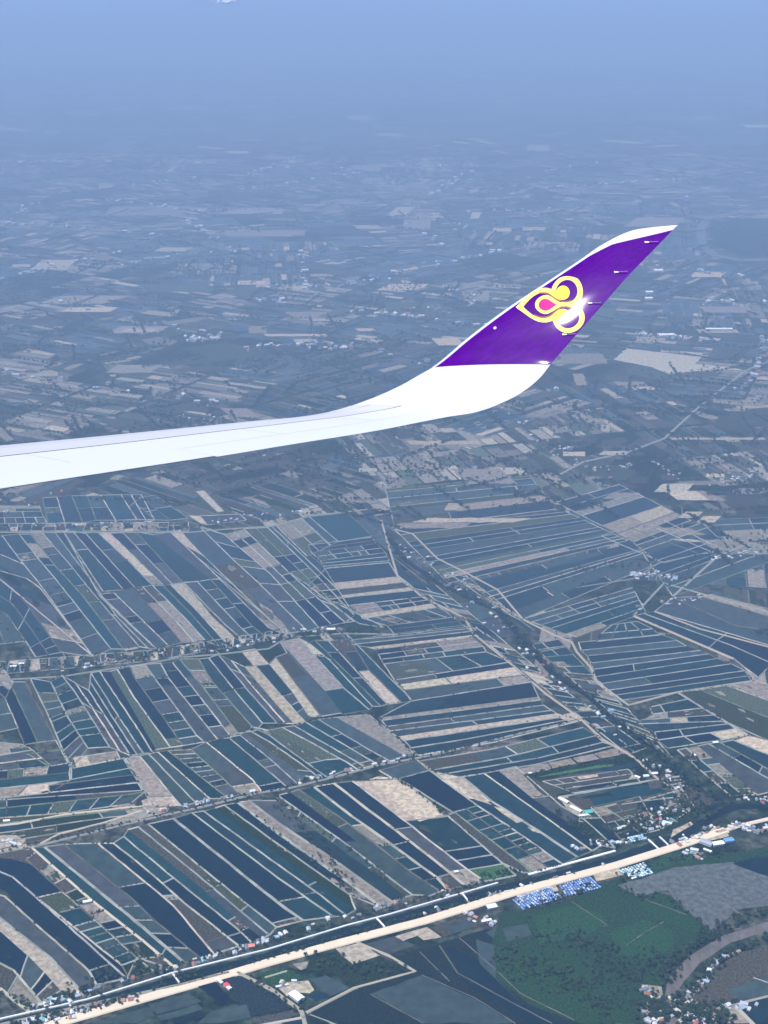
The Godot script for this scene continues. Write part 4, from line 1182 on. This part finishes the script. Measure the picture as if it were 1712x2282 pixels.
	# roads, canals and the river
	road("concrete_canal_road", "c", 3.4, [-796,2498,-796,2514,-604,2586,-436,2675,-246,2754,-81,2839,12,2880,242,2993,261,3002], 2.2)
	road("concrete_canal_road", "c", 6, [333,3035,549,3135], 2.2)
	road("canal", "K", 26, [-792,2479,-791,2495,-600,2565,-433,2651,-244,2730,-80,2814,12,2855,240,2967,330,3004,544,3099,659,3168,725,3204,772,3252,827,3306,878,3336,1004,3347], 0.7)
	road("canal", "K", 20, [-2,5271,77,4983,184,4779,301,4626,372,4546,430,4309,498,4092,590,3935,656,3756,722,3637,762,3501,804,3417,832,3332], 0.7)
	road("sandy_road", "S", 22, [-705,2484,-654,2511,-549,2561,-423,2621,-317,2671,-242,2709,-100,2774,91,2857,299,2967,541,3074,700,3156,831,3228], 2.2)
	road("sandy_road", "S", 10, [808,3216,870,3248,991,3296], 2.2)
	road("old_road", "a", 7, [-787,2498,-680,2539,-553,2586,-422,2632,-324,2674], 2.2)
	road("country_lane", "a", 5, [-943,3114,-838,3152,-600,3269,-435,3343,-309,3406,-241,3426,-109,3492,-20,3541,88,3581,172,3617,360,3712,554,3801], 2.2)
	road("country_lane", "a", 5, [-1170,4038,-946,4068,-870,4098,-714,4153,-612,4199,-506,4218,-352,4260,-302,4342,-121,4372,34,4365], 2.2)
	road("country_lane", "a", 6, [-1470,5262,-1082,5262,-719,5262,-591,5294,-402,5332,-282,5438,-96,5498,7,5538], 2.2)
	road("country_lane", "d", 5, [40,5294,105,5248,188,5004,277,4879,381,4721,445,4478,536,4355,581,4309,588,4237,618,4125,622,4032,693,3885,846,3966,1077,4038], 2.2)
	road("country_lane", "d", 5, [-10,5390,46,4847,125,4664,257,4493,281,4369,393,4125,466,3955,546,3806,592,3684,665,3581,709,3464], 2.2)
	road("country_lane", "a", 5, [846,3966,947,3785,993,3707], 2.2)
	road("country_lane", "a", 4, [646,4740,850,4819,962,4962,1120,5047,1261,5112,1472,5248], 2.2)
	road("country_lane", "a", 5, [802,4507,947,4779,1153,4608,1288,4500], 2.2)
	road("sandy_track", "b", 3.6, [-837,3148,-663,2940,-518,2782,-436,2686], 2.2)
	road("sandy_track", "b", 8, [802,4507,1056,4187], 2.2)
	road("sandy_track", "b", 5, [876,4542,996,4406,1224,4241], 2.2)
	road("sandy_track", "b", 5, [-974,3238,-896,3256,-784,3300,-601,3338], 2.2)
	road("sandy_track", "b", 4, [-839,3145,-787,3208,-688,3259,-603,3315], 2.2)
	road("dusty_road", "d", 7, [-307,2674,-232,2619,-166,2550,-155,2500], 2.2)
	road("dusty_road", "d", 5, [-157,2544,-62,2622,66,2677,9,2732,-58,2777], 2.2)
	road("dusty_road", "d", 6, [-263,2500,-158,2530], 2.2)
	road("dusty_road", "d", 4, [-248,2656,-203,2678], 2.2)
	road("dusty_road", "d", 5, [632,2575,653,2552,712,2569,822,2609], 2.2)
	road("dusty_road", "d", 5, [621,2590,651,2627,686,2686,706,2716,761,2750], 2.2)
	road("dusty_road", "d", 8, [708,2569,735,2507], 2.2)
	road("river", "R", 28, [934,2903,882,2854,738,2788,655,2715,610,2654,580,2602,564,2566,566,2536,577,2508,597,2487], 0.5)
	road("footbridge", "c", 3, [-636,2568,-616,2539], 3)
	road("footbridge", "c", 3, [-440,2668,-423,2638], 3)
	road("footbridge", "c", 3, [-16,2864,2,2831], 3)
	road("footbridge", "c", 3, [177,2960,191,2925], 3)
	road("footbridge", "c", 3, [635,3184,654,3139], 3)
	road("footbridge", "c", 3, [664,3196,679,3158], 3)
	fld("b", [802,3238,831,3228,832,3198,756,3168])
	fld("b", [298,2954,390,3002,397,2972,306,2928])
	fld("b", [482,3044,547,3063,554,3035,488,3008])
	fld("d", [-680,2539,-422,2629,-416,2621,-669,2525])
	fld("o", [-407,2656,-225,2729,43,2844,352,2990,542,3082,539,3063,299,2969,93,2860,-243,2713,-404,2638])
	# trees
	plant(120, 12, 1, [-2,5271,77,4983,184,4779,301,4626,372,4546])
	plant(230, 11, 1, [372,4546,430,4309,498,4092,590,3935,656,3756,722,3637,762,3501,804,3417])
	plant(130, 2.5, 0.7, [-789,2484,-598,2554,-432,2641,-243,2719,-80,2801,12,2842,239,2953,543,3089])
	plant(100, 7, 0.8, [-726,2581,-607,2605,-438,2693,-247,2773,-81,2859,12,2897,243,3006])
	plant(170, 5, 0.7, [-944,3118,-600,3265,-308,3397,-20,3536,88,3576,554,3801])
	plant(220, 13, 0.9, [-1187,4107,-879,4153,-721,4199,-510,4263,-329,4329,-121,4372,34,4413])
	plant(150, 10, 0.9, [-1478,5294,-1090,5304,-723,5294,-406,5390,-97,5538])
	plant(110, 9, 1, [722,2814,663,2763,615,2709,579,2641])
	plant(60, 9, 1, [896,2911,774,2857,714,2803,663,2766])
	plant(50, 6, 1, [870,2803,774,2766,706,2716,656,2656,620,2612])
	plant(160, 22, 0.9, [533,2583,571,2541,670,2541])
	plant(220, 24, 0.8, [595,2732,507,2656,429,2779,335,2811])
	plant(260, 30, 0.75, [260,2716,367,2656,476,2569])
	plant(80, 8, 0.8, [324,2903,452,2963,563,3026,677,3087,833,3129])
	plant(60, 6, 0.7, [533,2981,571,2949,649,2928,716,2811])
	plant(220, 30, 0.9, [568,3208,654,3269,748,3300,792,3353])
	plant(80, 20, 0.9, [657,3654,717,3510,769,3353])
	plant(60, 20, 0.9, [800,3581,846,3397,1005,3353])
	plant(60, 10, 0.8, [-265,3343,-168,3188,-99,3017,-67,2946])
	plant(50, 5, 0.7, [-353,3332,-232,3168,-104,2999])
	plant(40, 5, 0.7, [-269,3364,-179,3259,-87,3143,8,3011])
	plant(40, 6, 0.7, [364,3482,474,3529,670,3581])
	plant(25, 8, 0.9, [237,3026,306,3050])
	plant(60, 18, 0.9, [-157,2701,-62,2678,32,2686])
	plant(30, 6, 0.8, [-275,2649,-206,2583,-172,2548])
	plant(20, 8, 0.8, [-460,2641,-380,2671])
	plant(70, 8, 0.8, [-827,2641,-720,2555,-687,2569,-604,2612])
	plant(40, 12, 0.8, [-668,2612,-581,2641,-525,2701,-469,2701])
	plant(90, 25, 0.9, [606,4859,801,4517,963,4702,1116,5025,1261,5112])
	plant(60, 20, 0.9, [640,4879,881,4941,966,4983])
	plant(30, 4, 0.7, [-43,3828,17,3730,86,3595])
	plant(30, 4, 0.8, [39,3464,157,3285])
	plant(25, 6, 0.8, [427,3311,473,3228,518,3158])
	plant(40, 20, 0.9, [25,5642,257,5749,603,6032])
	plant(60, 40, 1, [808,6032,1210,6092,1582,5695])
	plant(170, 14, 1, [524,2555,556,2534,585,2569,634,2539,683,2517])
	plant(60, 8, 0.9, [626,2595,675,2678,741,2744])
	plant(90, 10, 0.8, [-743,2498,-509,2595])
	plant(90, 3, 0.7, [-280,2707,4,2839,237,2949])
	# houses
	settle(34, 9, "river bend", [523,2548,550,2521,543,2562])
	settle(62, 16, "river bend", [577,2576,606,2534,657,2521])
	settle(26, 5, "river lane", [616,2586,651,2627,680,2678,707,2719,734,2735])
	settle(8, 6, "river bend", [536,2627,545,2605,552,2586])
	settle(14, 6, "river lane", [682,2552,721,2569,745,2555])
	settle(30, 7, "canal bank", [-742,2492,-635,2536,-508,2590])
	settle(30, 5, "canal bank", [-713,2562,-646,2590,-492,2668,-412,2701])
	settle(26, 6, "canal bank", [-403,2709,-285,2766,-211,2811])
	settle(18, 6, "canal bank", [-211,2811,-95,2869,24,2914,147,2972])
	settle(14, 3, "canal bank", [43,2857,239,2951,408,3032,543,3089])
	settle(46, 22, "canal junction", [582,3228,654,3269,743,3332])
	settle(26, 8, "canal junction", [452,3139,520,3168,630,3188])
	settle(22, 9, "canal junction", [691,3168,763,3204,815,3248])
	settle(36, 12, "canal junction", [859,3248,909,3228,977,3238])
	settle(18, 8, "canal junction", [882,3353,1011,3375])
	settle(20, 10, "canal junction", [681,3581,727,3499,759,3419])
	settle(16, 6, "roadside yard", [183,2877,221,2852,240,2840])
	settle(10, 5, "roadside yard", [709,3148,744,3106])
	settle(14, 5, "upper lane", [-910,3178,-851,3152])
	settle(26, 5, "upper lane", [-584,3300,-435,3358,-304,3415])
	settle(24, 6, "upper lane", [-248,3441,-112,3505,52,3581])
	settle(5, 6, "roadside yard", [-217,2632,-182,2634])
	settle(44, 14, "village", [-1110,4092,-943,4122,-714,4199,-517,4263,-288,4338])
	settle(14, 10, "village", [-291,4396,-192,4396,-107,4406])
	settle(24, 10, "village", [-1329,5332,-1097,5342,-883,5365])
	settle(20, 10, "village", [-631,5365,-503,5438,-301,5488])
	settle(50, 20, "far canal", [23,5179,192,4899,300,4608,400,4379])
	settle(34, 20, "far canal", [417,4247,504,4032,600,3863,664,3705])
	settle(40, 18, "crossroads", [834,4839,945,4859,1015,4819])
	settle(20, 20, "crossroads", [826,4590,917,4608,1042,4645])
	settle(20, 16, "crossroads", [1159,5004,1332,5068])
	settle(30, 14, "far hamlet", [838,5973,1135,6092,1213,5904])
	settle(20, 16, "far hamlet", [1308,5831,1526,5916])
	settle(30, 25, "far hamlet", [1416,8384,1578,8309,1736,8225])
	settle(30, 30, "far hamlet", [-766,8072,-503,8143,-184,8072])
	settle(30, 30, "far hamlet", [-1075,8225,-936,8309])
	settle(30, 35, "far hamlet", [-848,9671,-390,9671,12,9959])
	settle(24, 40, "far hamlet", [18,15267,312,12756,697,11674])
	settle(20, 30, "far hamlet", [-940,6752,-610,6752])
	settle(20, 40, "far hamlet", [-2327,10752,-1830,10421,-1207,10926])
	settle(24, 40, "far hamlet", [412,9671,555,9140,172,9015])
	settle(20, 20, "far hamlet", [620,6214,838,6277])
	# larger roofs
	hall(-178, 2589, 30, 17, 7, -48, Color(.85,.85,.83), "big white roofed warehouse beside the dusty road fork", "warehouse")
	hall(-210, 2627, 26, 4, 3, 18, Color(.7,.72,.75), "long thin pale roof along the sandy yard", "shelter")
	hall(-665, 2923, 19, 7, 5, 20, Color(.85,.85,.85), "white roofed shed alone beside the pale sandy track", "shelter")
	hall(-340, 2641, 18, 5, 4, -48, Color(.8,.8,.78), "white roofed shop row beside the deep blue pond", "shop")
	hall(-324, 2627, 11, 9, 5, -48, Color(.72,.08,.12), "bright red roofed shop beside the deep blue pond", "shop")
	hall(-318, 2617, 8, 7, 5, -48, Color(.85,.85,.85), "white annex at the end of the red roofed shop", "shop")
	hall(-284, 2761, 13, 9, 4, 15, Color(.72,.26,.18), "salmon red roofed house on the canal bank", "house")
	hall(240, 2904, 22, 14, 5, 18, Color(.7,.72,.74), "grey roofed hall beside the blue pen roofs", "warehouse")
	hall(225, 2852, 22, 6, 4, 18, Color(.82,.82,.82), "long white roof at the corner of the roadside yard", "shelter")
	hall(771, 3164, 30, 16, 6, -38, Color(.36,.39,.43), "dark grey roofed hall left of the cream roof", "warehouse")
	hall(797, 3160, 28, 14, 6, 15, Color(.88,.84,.66), "cream roofed hall between grey and blue roofs", "warehouse")
	hall(826, 3175, 22, 14, 6, 15, Color(.16,.34,.66), "blue roofed hall beside the end of the sandy road", "warehouse")
	hall(767, 3132, 20, 5, 4, -38, Color(.8,.82,.84), "thin white roof below the dark grey hall", "shelter")
	hall(736, 3134, 18, 9, 5, -20, Color(.62,.62,.6), "pale flat roofed house beside the sandy road", "house")
	hall(693, 3256, 22, 7, 4, -30, Color(.5,.72,.76), "light blue roofed shed in the canal settlement", "shelter")
	hall(712, 3268, 20, 6, 4, -30, Color(.1,.33,.28), "dark green roofed shed in the canal settlement", "shelter")
	hall(673, 3270, 16, 10, 4, 15, Color(.6,.22,.22), "dull red roofed house in the canal settlement", "house")
	hall(677, 3480, 14, 8, 5, 10, Color(.7,.85,.78), "pale green roofed shed on the settlement lane", "shelter")
	hall(654, 3475, 14, 6, 5, -40, Color(.85,.85,.85), "white roofed shed on the settlement lane", "shelter")
	hall(701, 3493, 16, 9, 5, 10, Color(.72,.66,.66), "pinkish grey roofed house on the settlement lane", "house")
	hall(451, 3361, 30, 9, 4, -48, Color(.85,.80,.62), "upper of two long cream roofs at the left edge of the settlement", "shelter")
	hall(477, 3319, 34, 9, 4, -48, Color(.85,.80,.62), "lower of two long cream roofs at the left edge of the settlement", "shelter")
	hall(492, 3289, 24, 6, 4, 15, Color(.84,.82,.74), "cream roof with its end beside the teal tanks", "shelter")
	hall(506, 3306, 20, 14, 4, 15, Color(.10,.42,.36), "teal green roof beside the cream roofs", "shelter")
	hall(893, 3661, 14, 7, 4, 10, Color(.82,.82,.82), "white roofed shed at the corner of the right hand ponds", "shelter")
	hall(821, 3593, 12, 7, 4, -30, Color(.82,.82,.82), "white roofed shed beside the tree lined canal", "shelter")
	hall(167, 3044, 9, 6, 3, 15, Color(.82,.82,.82), "small white hut on the bare pinkish plot", "hut")
	hall(379, 3498, 8, 5, 3, 15, Color(.82,.82,.82), "small white hut at the edge of the green strip", "hut")
	hall(-925, 3264, 15, 7, 4, 10, Color(.82,.80,.78), "pale roofed shed at the end of the sandy lane", "shelter")
	hall(-167, 4395, 26, 12, 5, 0, Color(.85,.85,.86), "white roofed hall in the middle village", "warehouse")
	hall(-1105, 4128, 18, 9, 5, 0, Color(.85,.85,.86), "white roofed shed at the left end of the village", "shelter")
	hall(-1084, 4143, 14, 10, 6, 0, Color(.85,.85,.86), "white roofed house beside the left village pond", "house")
	hall(1834, 10169, 60, 46, 14, 0, Color(.88,.88,.88), "storage dome roof whitened and enlarged for its sun glint right of the purple tip", "warehouse")  # white colour of these three roofs stands in for sun glints
	hall(1661, 9478, 44, 36, 12, 0, Color(.88,.88,.88), "upper of two roofs whitened for their sun glint right of the purple tip", "warehouse")
	hall(1628, 9293, 46, 36, 12, 0, Color(.88,.88,.88), "lower of two roofs whitened for their sun glint right of the purple tip", "warehouse")
	hall(1569, 8330, 90, 40, 12, 10, Color(.8,.8,.8), "large white factory roof above the tan field", "warehouse")
	hall(1890, 8470, 150, 30, 12, 0, Color(.82,.82,.82), "long white factory roof far on the right", "warehouse")
	sheds([287,2932,376,2983,405,2940,309,2892], 8, 14, 1, [Color(.16, .28, .56), Color(.24, .38, .66), Color(.44, .54, .68), Color(.11, .20, .46)], "small bright blue roof in the left block beside the sandy road", "left block of blue roofed pens")
	sheds([399,2988,475,3024,497,2979,411,2944], 8, 13, 2, [Color(.16, .28, .56), Color(.24, .38, .66), Color(.44, .54, .68), Color(.11, .20, .46)], "small bright blue roof in the right block beside the sandy road", "right block of blue roofed pens")
	sheds([542,3048,609,3082,624,3037,571,3013], 8, 9, 3, [Color(.55, .68, .70), Color(.30, .50, .55), Color(.75, .76, .75), Color(.35, .42, .44)], "small pale teal roof in the block right of the blue ones", "block of pale teal roofs")
	sheds([585,3188,624,3204,629,3182,593,3168], 3, 6, 4, [Color(.25, .5, .62), Color(.4, .62, .7), Color(.7, .72, .74)], "small blue green roof beside the canal end", "block of blue green roofs by the canal")
